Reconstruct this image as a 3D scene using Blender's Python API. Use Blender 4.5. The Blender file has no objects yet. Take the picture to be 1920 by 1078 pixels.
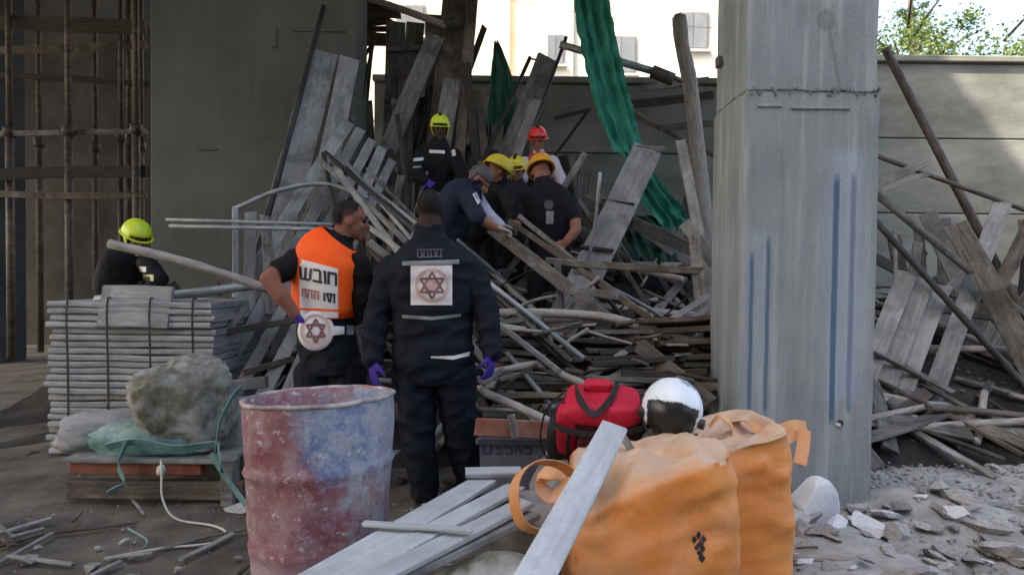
import bpy, bmesh, math, random
import numpy as np
from mathutils import Vector, Matrix, noise
from mathutils.bvhtree import BVHTree

random.seed(11)
R = random.Random(5)
SC = bpy.context.scene
COL = SC.collection
V = Vector
rad = math.radians

# ------------------------------------------------------------------ camera, sky, sun, exposure
F = 1124.0                      # focal length in pixels of the 1920 x 1078 photograph
CAM_H, PITCH, ROLL = 1.30, -1.25, 0.6
cam = bpy.data.cameras.new('camera')
cam.sensor_width = 36.0
cam.lens = 36.0 * F / 1920.0
cam.clip_start, cam.clip_end = 0.05, 2000
camo = bpy.data.objects.new('camera', cam)
COL.objects.link(camo)
RCAM = Matrix.Rotation(rad(90 + PITCH), 3, 'X') @ Matrix.Rotation(rad(ROLL), 3, 'Z')
camo.matrix_basis = Matrix.Translation((0, 0, CAM_H)) @ RCAM.to_4x4()
SC.camera = camo

TO_SUN = V((-0.80, -0.42, 1.0)).normalized()
wd = bpy.data.worlds.new('World'); SC.world = wd; wd.use_nodes = True
nt = wd.node_tree
sky = nt.nodes.new('ShaderNodeTexSky'); sky.sky_type = 'NISHITA'; sky.sun_disc = False
sky.sun_elevation = math.asin(TO_SUN.z); sky.sun_rotation = math.atan2(TO_SUN.x, TO_SUN.y)
sky.air_density = 0.8; sky.dust_density = 4.0; sky.ozone_density = 0.2
bg = nt.nodes['Background']; bg.inputs[1].default_value = 0.15
nt.links.new(sky.outputs[0], bg.inputs[0])
sl = bpy.data.lights.new('sun', 'SUN'); sl.energy = 3.2; sl.angle = rad(0.53); sl.color = (1.0, 0.93, 0.82)
so = bpy.data.objects.new('sun', sl); COL.objects.link(so)
so.rotation_euler = TO_SUN.to_track_quat('Z', 'Y').to_euler(); so.location = (-20, -10, 30)
SC.view_settings.view_transform = 'Standard'; SC.view_settings.look = 'None'
SC.view_settings.exposure = 2.35; SC.view_settings.use_white_balance = True; SC.view_settings.white_balance_temperature = 6950; SC.view_settings.white_balance_tint = 10; SC.view_settings.gamma = 1.0
SC.view_settings.use_curve_mapping = False
SC.cycles.use_denoising = True
SC.cycles.max_bounces = 6; SC.cycles.diffuse_bounces = 4

# ------------------------------------------------------------------ pixel helpers: a direction, met at a chosen distance or height
def ray(px, py):
    return RCAM @ V(((px - 960) / F, -(py - 539) / F, -1.0))
def P(px, py, d):
    r = ray(px, py); k = d / r.y
    return V((r.x * k, d, CAM_H + r.z * k))
def PG(px, py, z=0.0):
    r = ray(px, py); k = (z - CAM_H) / r.z
    return V((r.x * k, r.y * k, z))
def M_(px, d):                   # pixels to metres at depth d
    return px * d / F

# ------------------------------------------------------------------ objects
def tag(o, label=None, cat=None, group=None, kind=None):
    if label: o['label'] = label
    if cat: o['category'] = cat
    if group: o['group'] = group
    if kind: o['kind'] = kind
    return o
def empty(name, loc, label=None, cat=None, group=None, kind=None):
    o = bpy.data.objects.new(name, None); o.empty_display_size = 0.1
    o.location = loc; COL.objects.link(o)
    return tag(o, label, cat, group, kind)
def link(name, me, mat=None, parent=None):
    """mesh given in world coordinates; a part keeps its world place under its parent"""
    o = bpy.data.objects.new(name, me)
    if mat is not None and not me.materials: me.materials.append(mat)
    COL.objects.link(o)
    if parent is not None:
        o.parent = parent
        if parent.type == 'EMPTY': o.matrix_parent_inverse = Matrix.Translation(-parent.location)
        elif parent.parent is None: o.matrix_parent_inverse = parent.matrix_basis.inverted()
    return o
def mesh(name, vs, fs, smooth=False):
    me = bpy.data.meshes.new(name); me.from_pydata([tuple(v) for v in vs], [], fs); me.update()
    if smooth: me.polygons.foreach_set('use_smooth', [True] * len(me.polygons))
    return me
def bm_mesh(name, bm, smooth=False):
    bmesh.ops.recalc_face_normals(bm, faces=bm.faces)
    me = bpy.data.meshes.new(name); bm.to_mesh(me); bm.free()
    if smooth: me.polygons.foreach_set('use_smooth', [True] * len(me.polygons))
    return me
def frame(ax, hint):
    x = ax.normalized(); z = hint - x * hint.dot(x)
    if z.length < 1e-5: z = V((0.3, 0.5, 0.8)) - x * V((0.3, 0.5, 0.8)).dot(x)
    z.normalize(); y = z.cross(x)
    return x, y, z
def box_into(bm, c, s, rot=None, bev=0.0):
    r = bmesh.ops.create_cube(bm, size=1.0)
    vs = r['verts']
    for v in vs:
        p = V((v.co.x * s[0], v.co.y * s[1], v.co.z * s[2]))
        v.co = (rot @ p if rot else p) + V(c)
    if bev:
        es = list({e for v in vs for e in v.link_edges})
        bmesh.ops.bevel(bm, geom=es, offset=bev, segments=1, affect='EDGES')
def box(name, c, s, mat, parent=None, rot=None, bev=0.0):
    bm = bmesh.new(); box_into(bm, c, s, rot, bev)
    return link(name, bm_mesh(name, bm), mat, parent)

# ------------------------------------------------------------------ materials
MATS = {}
def nodes(name):
    m = bpy.data.materials.new(name); m.use_nodes = True
    t = m.node_tree; b = t.nodes['Principled BSDF']
    MATS[name] = m
    return m, t, b
def N(t, kind, **kw):
    n = t.nodes.new('ShaderNode' + kind)
    for k, v in kw.items():
        if k.startswith('i_'):
            key = k[2:]; n.inputs[int(key) if key.isdigit() else key].default_value = v
        else: setattr(n, k, v)
    return n
def mixc(t, fac, a, b, mode='MIX'):
    n = t.nodes.new('ShaderNodeMix'); n.data_type = 'RGBA'; n.blend_type = mode
    for s, v in ((n.inputs[0], fac), (n.inputs[6], a), (n.inputs[7], b)):
        if hasattr(v, 'is_output'): t.links.new(v, s)
        elif isinstance(v, (int, float)): s.default_value = v
        else: s.default_value = (*v[:3], 1.0)
    return n.outputs[2]
def math_(t, op, a, b=0.0, c=0.0, clamp=False):
    n = t.nodes.new('ShaderNodeMath'); n.operation = op; n.use_clamp = clamp
    for s, v in zip(n.inputs, (a, b, c)):
        if hasattr(v, 'is_output'): t.links.new(v, s)
        else: s.default_value = v
    return n.outputs[0]
def coords(t, scale=(1, 1, 1), kind='Object', rnd=True):
    tc = N(t, 'TexCoord'); mp = N(t, 'Mapping'); mp.inputs['Scale'].default_value = scale
    t.links.new(tc.outputs[kind], mp.inputs['Vector'])
    if rnd:
        oi = N(t, 'ObjectInfo'); ml = math_(t, 'MULTIPLY', oi.outputs['Random'], 37.0)
        cb = N(t, 'CombineXYZ'); t.links.new(ml, cb.inputs[0]); t.links.new(math_(t, 'MULTIPLY', oi.outputs['Random'], 91.0), cb.inputs[1]); t.links.new(math_(t, 'MULTIPLY', oi.outputs['Random'], 17.0), cb.inputs[2])
        t.links.new(cb.outputs[0], mp.inputs['Location'])
    return mp.outputs[0]
def nz(t, vec, scale, detail=4, rough=0.6, dist=0.0):
    n = N(t, 'TexNoise'); n.inputs['Scale'].default_value = scale; n.inputs['Detail'].default_value = detail
    n.inputs['Roughness'].default_value = rough; n.inputs['Distortion'].default_value = dist
    t.links.new(vec, n.inputs['Vector']); return n.outputs[0]
def ramp(t, fac, lo, hi):
    n = N(t, 'MapRange'); n.clamp = True
    n.inputs[1].default_value = lo; n.inputs[2].default_value = hi
    t.links.new(fac, n.inputs[0]); return n.outputs[0]
def bump(t, b, h, strength, dist=0.01):
    n = N(t, 'Bump'); n.inputs['Strength'].default_value = strength; n.inputs['Distance'].default_value = dist
    t.links.new(h, n.inputs['Height']); t.links.new(n.outputs[0], b.inputs['Normal'])
def vary(t, col, amount):
    oi = N(t, 'ObjectInfo'); hs = N(t, 'HueSaturation')
    mr = N(t, 'MapRange'); mr.inputs[3].default_value = 1 - amount; mr.inputs[4].default_value = 1 + amount
    t.links.new(oi.outputs['Random'], mr.inputs[0]); t.links.new(mr.outputs[0], hs.inputs['Value'])
    t.links.new(col, hs.inputs['Color']); return hs.outputs[0]
def simple(name, c1, c2, scale=6.0, stretch=(1, 1, 1), rough=0.8, bmp=0.3, bs=60.0, rnd=0.15, metal=0.0, lo=.35, hi=.65, dust=None, spec=0.3, crust=None, thin=0.0):
    m, t, b = nodes(name)
    v = coords(t, stretch)
    col = mixc(t, ramp(t, nz(t, v, scale, 5, .65), lo, hi), c1, c2)
    if dust:
        v2 = coords(t)
        geo = N(t, 'NewGeometry'); sp = N(t, 'SeparateXYZ'); t.links.new(geo.outputs['Normal'], sp.inputs[0])
        up = ramp(t, sp.outputs[2], -0.2, 0.9)
        d = math_(t, 'MULTIPLY', up, ramp(t, nz(t, v2, dust[1], 6, .7), .35, .65))
        col = mixc(t, math_(t, 'MULTIPLY', d, dust[2]), col, dust[0])
    if crust:
        v3 = coords(t)
        col = mixc(t, math_(t, 'MULTIPLY', ramp(t, nz(t, v3, 4.5, 6, .72), .54, .66), crust[1]), col, crust[0])
        col = mixc(t, math_(t, 'MULTIPLY', ramp(t, nz(t, v3, 2.6, 5, .7, .6), .56, .40), crust[2]), col, tuple(k * .35 for k in c1))
    if rnd: col = vary(t, col, rnd)
    t.links.new(col, b.inputs['Base Color'])
    b.inputs['Roughness'].default_value = rough; b.inputs['Metallic'].default_value = metal
    b.inputs['Specular IOR Level'].default_value = spec
    if bmp: bump(t, b, nz(t, v, bs, 4, .6), bmp, 0.004)
    if thin:
        tr = N(t, 'BsdfTranslucent'); t.links.new(col, tr.inputs[0]); ms = N(t, 'MixShader'); ms.inputs[0].default_value = .10
        tp = N(t, 'BsdfTransparent'); m2 = N(t, 'MixShader'); m2.inputs[0].default_value = thin
        t.links.new(b.outputs[0], ms.inputs[1]); t.links.new(tr.outputs[0], ms.inputs[2])
        t.links.new(ms.outputs[0], m2.inputs[1]); t.links.new(tp.outputs[0], m2.inputs[2]); t.links.new(m2.outputs[0], t.nodes['Material Output'].inputs[0])
    return m

DUST = (0.40, 0.37, 0.33)
simple('weathered_wood', (.075, .07, .06), (.225, .215, .195), 3.5, (1.2, 14, 14), .85, .6, 6, .38, lo=.3, hi=.7, crust=((.30, .295, .28), .55, .6))  # weathered grey, tone lowered to paint in shade deep in the heap
simple('pale_wood', (.17, .17, .16), (.32, .32, .305), 3.0, (1.0, 12, 12), .8, .5, 6, .2, lo=.25, hi=.75, crust=((.38, .375, .36), .5, .5))
simple('fore_wood', (.35, .37, .37), (.52, .545, .54), 3.0, (.9, 12, 12), .8, .6, 6, .07, lo=.25, hi=.75, crust=((.60, .61, .60), .6, .2))
simple('brown_wood', (.065, .05, .037), (.165, .135, .103), 3.5, (1.2, 14, 14), .85, .6, 6, .35, lo=.3, hi=.7, crust=((.24, .22, .20), .45, .6))  # brown also lowered in colour to hold the heap in shade
simple('dark_wood', (.022, .02, .017), (.07, .062, .052), 3.5, (1.2, 14, 14), .85, .5, 6, .3, lo=.3, hi=.7)
simple('log_bark', (.20, .18, .155), (.40, .37, .33), 5, (1.5, 7, 7), .9, .8, 8, .2, lo=.3, hi=.7)
simple('rusty_steel', (.05, .045, .04), (.14, .11, .085), 6, (1, 3, 3), .6, .3, 30, .25, metal=.3)
simple('galvanised', (.20, .215, .215), (.34, .36, .355), 5, (1, 3, 3), .5, .2, 30, .15, metal=.35)
simple('black_steel', (.018, .018, .017), (.05, .048, .043), 5, (1, 3, 3), .55, .2, 30, .2)
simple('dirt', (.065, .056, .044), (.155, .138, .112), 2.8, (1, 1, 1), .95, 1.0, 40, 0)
simple('mound_shade_dirt', (.014, .013, .011), (.045, .041, .035), 3, (1, 1, 1), .95, 1.0, 30, 0)  # near black: deep shade of the debris gaps put into the colour
simple('rubble', (.21, .203, .188), (.36, .35, .33), 5, (1, 1, 1), .92, .45, 14, .3)
simple('white_stone', (.48, .49, .51), (.62, .63, .65), 5, (1, 1, 1), .9, .5, 40, .05)
simple('plaster_white', (.56, .53, .46), (.66, .63, .55), .6, (1, 1, 1), .9, .2, 20, 0)
simple('plaster_cream', (.46, .39, .28), (.56, .49, .37), .5, (1, 1, 1), .9, .2, 20, 0)
simple('wall_concrete', (.11, .118, .10), (.21, .218, .19), .9, (1, 1, 2.2), .92, .6, 14, 0, dust=((.25, .25, .23), 4, .5))
simple('dark_concrete', (.032, .031, .027), (.07, .068, .058), 1.2, (1, 1, 1), .92, .5, 14, 0)
simple('slab_concrete', (.20, .20, .185), (.30, .30, .28), 1.2, (1, 1, 1), .92, .5, 14, 0)
simple('sheet_board', (.20, .205, .205), (.37, .375, .37), 5, (1, 1, 6), .85, .4, 30, .16, dust=((.40, .39, .37), 8, .5))
simple('strap_black', (.02, .02, .022), (.04, .04, .042), 20, (1, 1, 1), .6, 0, 1, 0)
simple('teal_strap', (.07, .17, .155), (.15, .29, .265), 9, (1, 1, 1), .8, .3, 60, .1, dust=(DUST, 9, .5))
simple('red_board', (.13, .035, .018), (.24, .075, .04), 6, (1, 1, 1), .8, .4, 20, .1, dust=(DUST, 7, .6))
simple('sack_white', (.15, .145, .095), (.46, .455, .42), 4.2, (1, 1, 1), .75, .8, 26, .06, lo=.42, hi=.58, dust=((.42, .41, .36), 6, .5), crust=((.50, .50, .47), .6, .5))
simple('net_green', (.012, .15, .10), (.04, .28, .20), 4, (1, 1, 1), .75, .4, 150, .1, thin=.0005)
simple('net_dark', (.014, .065, .042), (.035, .12, .08), 5, (1, 1, 1), .75, .5, 120, .1, thin=.0005)
simple('backpack_red', (.42, .008, .028), (.56, .016, .05), 5, (1, 1, 1), .6, .25, 220, .0)
simple('backpack_dark', (.055, .006, .010), (.10, .010, .018), 5, (1, 1, 1), .7, .3, 220, .0)
simple('webbing_black', (.016, .014, .016), (.03, .026, .028), 20, (1, 1, 1), .75, .3, 200, .0)
simple('orange_strap', (.62, .24, .07), (.72, .36, .15), 8, (1, 1, 1), .75, .4, 150, .06, dust=((.60, .47, .35), 6, .5))
simple('helmet_lime', (.52, .66, .02), (.60, .74, .04), 4, (1, 1, 1), .4, 0, 1, .0, spec=.5)
simple('helmet_yellow', (.52, .42, .012), (.62, .52, .03), 4, (1, 1, 1), .42, .1, 20, .0, spec=.5)
simple('helmet_orange', (.55, .24, .01), (.66, .34, .02), 4, (1, 1, 1), .42, .1, 20, .0, spec=.5)
simple('helmet_red', (.58, .028, .022), (.68, .05, .04), 4, (1, 1, 1), .38, 0, 1, .0, spec=.5)
simple('plastic_black', (.008, .008, .009), (.016, .016, .017), 4, (1, 1, 1), .35, 0, 1, .0, spec=.5)
simple('reflective', (.52, .53, .52), (.66, .67, .66), 10, (1, 1, 1), .45, .1, 40, .0)
simple('reflective_dull', (.17, .18, .18), (.26, .27, .27), 10, (1, 1, 1), .5, .1, 40, .0)
simple('reflective_lime', (.40, .46, .14), (.52, .56, .22), 10, (1, 1, 1), .5, .1, 40, .0)
simple('patch_white', (.62, .585, .57), (.72, .69, .675), 12, (1, 1, 1), .6, .1, 60, .0)
simple('emblem_pink', (.50, .33, .30), (.60, .42, .38), 12, (1, 1, 1), .6, .1, 60, .0)
simple('emblem_dark', (.19, .075, .07), (.25, .11, .10), 12, (1, 1, 1), .6, .1, 60, .0)
simple('letter_black', (.020, .020, .022), (.035, .033, .035), 12, (1, 1, 1), .6, .1, 60, .0)
simple('letter_grey', (.060, .060, .068), (.085, .085, .092), 12, (1, 1, 1), .6, .1, 60, .0)
simple('letter_red', (.34, .14, .12), (.44, .22, .19), 12, (1, 1, 1), .6, .1, 60, .0)
simple('vest_orange', (.92, .085, .004), (.98, .12, .008), 5, (1, 1, 1), .7, .25, 120, .0)
simple('hair_black', (.010, .008, .007), (.022, .017, .014), 60, (1, 1, 1), .6, .8, 300, .0)
simple('eye_dark', (.012, .01, .009), (.02, .018, .016), 5, (1, 1, 1), .2, 0, 1, .0)
simple('cable_white', (.40, .39, .33), (.52, .51, .44), 8, (1, 1, 1), .7, 0, 1, .0)
simple('tub_grey', (.10, .10, .125), (.16, .16, .19), 6, (1, 1, 1), .6, .3, 40, .0, dust=(DUST, 8, .25))
simple('tub_blue', (.03, .05, .10), (.045, .07, .13), 12, (1, 1, 1), .6, .1, 60, .0)
simple('window_glass', (.10, .11, .115), (.16, .17, .175), .6, (1, 1, 1), .12, 0, 1, .0, spec=.5)
simple('window_frame', (.13, .125, .115), (.17, .165, .155), 3, (1, 1, 1), .6, 0, 1, .0)
simple('cloth_black', (.010, .011, .013), (.02, .021, .024), 9, (1, 1, 1), .85, .3, 160, .0)

# cloth and skin of the figures: colour comes from the mesh's own colour layer
m, t, b = nodes('figure')
at = N(t, 'VertexColor'); at.layer_name = 'Col'
v = coords(t, rnd=False)
t.links.new(at.outputs[0], b.inputs['Base Color'])
b.inputs['Roughness'].default_value = .8; b.inputs['Specular IOR Level'].default_value = .22
bump(t, b, math_(t, 'ADD', nz(t, v, 26, 4, .55), math_(t, 'MULTIPLY', nz(t, v, 260, 2, .5), .25)), .6, .010)

# dusty orange bulk bag
m, t, b = nodes('bag_orange')
v = coords(t)
col = mixc(t, ramp(t, nz(t, v, 3.5, 5, .6), .3, .7), (.68, .225, .045), (.74, .30, .085))
geo = N(t, 'NewGeometry'); sp = N(t, 'SeparateXYZ'); t.links.new(geo.outputs['Normal'], sp.inputs[0])
up = ramp(t, math_(t, 'ADD', sp.outputs[2], math_(t, 'MULTIPLY', math_(t, 'SUBTRACT', nz(t, v, 5, 5, .7), .5), .5)), .35, .85)
col = mixc(t, math_(t, 'MULTIPLY', up, .78), col, (.56, .45, .34))
col = mixc(t, math_(t, 'MULTIPLY', ramp(t, nz(t, v, 2.6, 6, .75), .45, .75), .45), col, (.58, .47, .37))
t.links.new(col, b.inputs['Base Color']); b.inputs['Roughness'].default_value = .7; b.inputs['Specular IOR Level'].default_value = .3
w = N(t, 'TexWave'); w.inputs['Scale'].default_value = 130; w.bands_direction = 'Z'; t.links.new(v, w.inputs['Vector'])
bump(t, b, math_(t, 'ADD', math_(t, 'MULTIPLY', w.outputs[1], .15), nz(t, v, 30, 5, .6)), .45, .006)

# paint-splashed drum: red sheet, blue field, plaster splashes and a pale slurry foot
m, t, b = nodes('drum_paint')
v = coords(t, rnd=False); tc = N(t, 'TexCoord'); sp = N(t, 'SeparateXYZ'); t.links.new(tc.outputs['Object'], sp.inputs[0])
n1 = nz(t, v, 4.5, 6, .7); n2 = nz(t, v, 14, 6, .75); n3 = nz(t, v, 30, 4, .7)
col = mixc(t, ramp(t, n1, .38, .62), (.215, .05, .062), (.25, .125, .135))
col = mixc(t, math_(t, 'MULTIPLY', ramp(t, n2, .46, .60), .8), col, (.31, .21, .225))
xb = ramp(t, math_(t, 'ADD', sp.outputs[0], math_(t, 'MULTIPLY', math_(t, 'SUBTRACT', n1, .5), .55)), -.01, .09)
zb = ramp(t, math_(t, 'ADD', sp.outputs[2], math_(t, 'MULTIPLY', math_(t, 'SUBTRACT', n2, .5), .2)), .53, .58)
blue = mixc(t, ramp(t, n2, .42, .62), (.11, .16, .28), (.34, .37, .42))
col = mixc(t, math_(t, 'MULTIPLY', xb, zb), col, blue)
xg = ramp(t, math_(t, 'ADD', sp.outputs[0], math_(t, 'MULTIPLY', math_(t, 'SUBTRACT', n1, .5), .2)), .13, .19)
col = mixc(t, math_(t, 'MULTIPLY', xg, ramp(t, n2, .35, .6)), col, (.30, .31, .32))
col = mixc(t, ramp(t, n3, .60, .68), col, (.50, .45, .45))
low = ramp(t, math_(t, 'ADD', sp.outputs[2], math_(t, 'MULTIPLY', math_(t, 'SUBTRACT', n2, .5), .35)), .30, .20)
col = mixc(t, math_(t, 'MULTIPLY', low, .85), col, (.38, .35, .40))
t.links.new(col, b.inputs['Base Color']); b.inputs['Roughness'].default_value = .65
bump(t, b, math_(t, 'ADD', n2, math_(t, 'MULTIPLY', n3, .6)), .8, .010)

# sprayed concrete column: grey, board marks, four blue stripes with overspray, a round damp patch and its run
m, t, b = nodes('column_concrete')
v = coords(t, rnd=False); tc = N(t, 'TexCoord'); sp = N(t, 'SeparateXYZ'); t.links.new(tc.outputs['Object'], sp.inputs[0])
X, Z = sp.outputs[0], sp.outputs[2]
vs_ = coords(t, (9, 9, .55), rnd=False)
n1 = nz(t, v, 2.2, 6, .65); n2 = nz(t, vs_, 1.6, 5, .6); n3 = nz(t, v, 40, 5, .7)
col = mixc(t, ramp(t, n1, .3, .7), (.21, .235, .24), (.285, .315, .32))
col = mixc(t, math_(t, 'MULTIPLY', ramp(t, n2, .5, .66), .75), col, (.37, .40, .395))
col = mixc(t, math_(t, 'MULTIPLY', ramp(t, n2, .45, .30), .65), col, (.19, .20, .20))
def band(xc, w, z0, z1, soft=.012, wob=.016):
    xx = math_(t, 'ABSOLUTE', math_(t, 'SUBTRACT', math_(t, 'ADD', X, math_(t, 'MULTIPLY', math_(t, 'SUBTRACT', nz(t, v, 3, 3, .6), .5), wob)), xc))
    mx = ramp(t, xx, w + soft, w)
    zz = math_(t, 'ADD', Z, math_(t, 'MULTIPLY', math_(t, 'SUBTRACT', n3, .5), .06))
    return math_(t, 'MULTIPLY', mx, math_(t, 'MULTIPLY', ramp(t, zz, z0 - .02, z0 + .02), ramp(t, zz, z1 + .03, z1 - .03)))
col = mixc(t, math_(t, 'MULTIPLY', band(.19, .05, .62, 2.0, .10), .42), col, (.36, .43, .56))
col = mixc(t, math_(t, 'MULTIPLY', band(-.29, .02, .55, 1.55, .10), .30), col, (.36, .43, .52))
for xc, w, z0, z1, k in ((-.317, .006, .56, 1.42, .85), (-.228, .006, .56, 1.51, .8), (.139, .011, .50, 1.85, .9), (.232, .009, .56, 1.86, .6)):
    col = mixc(t, math_(t, 'MULTIPLY', band(xc, w, z0, z1, .010), k), col, (.06, .12, .19))
dx = math_(t, 'SUBTRACT', X, .065); dz = math_(t, 'MULTIPLY', math_(t, 'SUBTRACT', Z, 2.705), .85)
rr = math_(t, 'SQRT', math_(t, 'ADD', math_(t, 'MULTIPLY', dx, dx), math_(t, 'MULTIPLY', dz, dz)))
col = mixc(t, math_(t, 'MULTIPLY', ramp(t, math_(t, 'ADD', rr, math_(t, 'MULTIPLY', n3, .012)), .062, .05), .62), col, (.17, .18, .175))
sl_ = math_(t, 'SUBTRACT', X, math_(t, 'MULTIPLY', math_(t, 'SUBTRACT', 2.69, Z), .22))
col = mixc(t, math_(t, 'MULTIPLY', math_(t, 'MULTIPLY', ramp(t, math_(t, 'ABSOLUTE', math_(t, 'SUBTRACT', sl_, .075)), .014, .006), math_(t, 'MULTIPLY', ramp(t, Z, 2.30, 2.34), ramp(t, Z, 2.68, 2.64))), .6), col, (.16, .165, .16))
t.links.new(col, b.inputs['Base Color']); b.inputs['Roughness'].default_value = .9; b.inputs['Specular IOR Level'].default_value = .2
bump(t, b, math_(t, 'ADD', n2, math_(t, 'MULTIPLY', n3, .6)), .8, .014)

# stained pier in the shade
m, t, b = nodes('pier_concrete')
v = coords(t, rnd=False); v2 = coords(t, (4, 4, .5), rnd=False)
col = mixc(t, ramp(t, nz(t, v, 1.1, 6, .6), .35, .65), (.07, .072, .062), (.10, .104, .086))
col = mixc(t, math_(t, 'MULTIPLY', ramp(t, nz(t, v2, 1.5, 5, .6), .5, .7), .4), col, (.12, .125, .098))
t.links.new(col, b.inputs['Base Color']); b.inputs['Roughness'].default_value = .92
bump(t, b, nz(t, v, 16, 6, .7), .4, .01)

# leaves
for nm, c1, c2 in (('leaf_green', (.05, .09, .018), (.12, .17, .04)), ('leaf_dark', (.025, .045, .018), (.05, .085, .03))):
    m, t, b = nodes(nm)
    oi = N(t, 'NewGeometry')
    col = mixc(t, oi.outputs['Random Per Island'], c1, c2)
    t.links.new(col, b.inputs['Base Color']); b.inputs['Roughness'].default_value = .6
    tr = N(t, 'BsdfTranslucent'); t.links.new(col, tr.inputs[0]); ms = N(t, 'MixShader'); ms.inputs[0].default_value = .35
    t.links.new(b.outputs[0], ms.inputs[1]); t.links.new(tr.outputs[0], ms.inputs[2])
    t.links.new(ms.outputs[0], t.nodes['Material Output'].inputs[0])
simple('bark', (.05, .04, .03), (.11, .09, .07), 6, (3, 3, 1), .9, .8, 20, .1)
# ------------------------------------------------------------------ shape builders
def local_link(name, me, mat, parent):
    o = bpy.data.objects.new(name, me)
    if not me.materials: me.materials.append(mat)
    COL.objects.link(o); o.parent = parent
    return o
def plank_mesh(L, W, T, rnd, bow=0.012, jag=0.02):
    n = max(2, min(7, int(L / .3)))
    c = min(.18 * T, .006)
    prof = [(-W/2 + c, -T/2), (W/2 - c, -T/2), (W/2, -T/2 + c), (W/2, T/2 - c), (W/2 - c, T/2), (-W/2 + c, T/2), (-W/2, T/2 - c), (-W/2, -T/2 + c)]
    by, bz, tw = rnd.uniform(-bow, bow) * L, rnd.uniform(-bow, bow) * L, rnd.uniform(-.03, .03)
    vs, fs = [], []
    for i in range(n + 1):
        u = i / n; arch = 4 * u * (1 - u); a = tw * (u - .5)
        for (y, z) in prof:
            x = (u - .5) * L
            if i in (0, n): x += rnd.uniform(-jag, jag) * min(1, L)
            yy = y * (1 + rnd.uniform(-.02, .02)); zz = z
            vs.append((x, yy * math.cos(a) - zz * math.sin(a) + by * arch, yy * math.sin(a) + zz * math.cos(a) + bz * arch))
    for i in range(n):
        for k in range(8):
            fs.append((i*8 + k, i*8 + (k+1) % 8, (i+1)*8 + (k+1) % 8, (i+1)*8 + k))
    fs.append(tuple(range(7, -1, -1))); fs.append(tuple(range(n*8, n*8 + 8)))
    return mesh('plank', vs, fs)
def plank(name, p0, p1, W, T, mat, label=None, cat=None, group=None, hint=None, parent=None, roll=0.0, bow=0.012):
    ax = p1 - p0; mid = (p0 + p1) / 2
    if hint is None: hint = V((0, 0, CAM_H)) - mid
    x, y, z = frame(ax, hint)
    if roll:
        q = Matrix.Rotation(rad(roll), 3, x); y, z = q @ y, q @ z
    me = plank_mesh(ax.length, W, T, R, bow)
    o = bpy.data.objects.new(name, me); me.materials.append(MATS[mat]); COL.objects.link(o)
    mt = Matrix((x, y, z)).transposed().to_4x4(); mt.translation = mid
    if parent is not None:
        o.parent = parent; o.matrix_parent_inverse = Matrix.Translation(-parent.location)
    o.matrix_basis = mt
    return tag(o, label, cat, group)
def tube_mesh(pts, rs, sides=10, flat=1.0, cap=True, knots=0.0, hint=None):
    vs, fs = [], []
    n = len(pts); up = None
    for i, p in enumerate(pts):
        tg = (pts[min(i + 1, n - 1)] - pts[max(i - 1, 0)]).normalized()
        if up is None: up = hint if hint else (V((0, 0, 1)) if abs(tg.z) < .9 else V((0, 1, 0)))
        a = up - tg * up.dot(tg)
        a.normalize(); b_ = tg.cross(a); up = a
        r = rs[i] if hasattr(rs, '__len__') else rs
        for k in range(sides):
            th = 2 * math.pi * k / sides
            rr = r * (1 + (R.uniform(-knots, knots) if knots else 0))
            vs.append(p + a * math.cos(th) * rr * flat + b_ * math.sin(th) * rr)
    for i in range(n - 1):
        for k in range(sides):
            fs.append((i*sides + k, i*sides + (k+1) % sides, (i+1)*sides + (k+1) % sides, (i+1)*sides + k))
    if cap:
        fs.append(tuple(range(sides - 1, -1, -1))); fs.append(tuple(range((n-1)*sides, n*sides)))
    return vs, fs
def resample(pts, n):
    """Catmull-Rom through the points"""
    pts = [V(p) for p in pts]
    if len(pts) == 2: return [pts[0].lerp(pts[1], i / n) for i in range(n + 1)]
    q = [2 * pts[0] - pts[1]] + pts + [2 * pts[-1] - pts[-2]]
    out = []; segs = len(pts) - 1
    for i in range(n + 1):
        u = i / n * segs; k = min(int(u), segs - 1); t_ = u - k
        a, b_, c, d = q[k:k + 4]
        out.append(.5 * ((2*b_) + (c - a)*t_ + (2*a - 5*b_ + 4*c - d)*t_**2 + (3*b_ - a - 3*c + d)*t_**3))
    return out
def pole(name, pts, r, mat, label=None, cat=None, group=None, parent=None, knots=0.0, sides=10, n=None, taper=1.0):
    pts = resample(pts, n or (3 if len(pts) == 2 and not knots else 12))
    o0 = pts[0].copy(); m_ = len(pts)
    x, y, z = frame(pts[-1] - pts[0], V((0, 0, 1)))
    mt = Matrix((x, y, z)).transposed().to_4x4(); mt.translation = o0; inv = mt.inverted()
    rs = [r * (1 + (taper - 1) * i / (m_ - 1)) * (1 + R.uniform(-knots, knots) * .8) for i in range(m_)]
    vs, fs = tube_mesh([inv @ p for p in pts], rs, sides, knots=knots * .5)
    me = mesh(name, vs, fs, True)
    o = bpy.data.objects.new(name, me); me.materials.append(MATS[mat]); COL.objects.link(o)
    if parent is not None:
        o.parent = parent
        o.matrix_parent_inverse = Matrix.Translation(-parent.location) if parent.type == 'EMPTY' else parent.matrix_basis.inverted()
    o.matrix_basis = mt
    return tag(o, label, cat, group)
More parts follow.
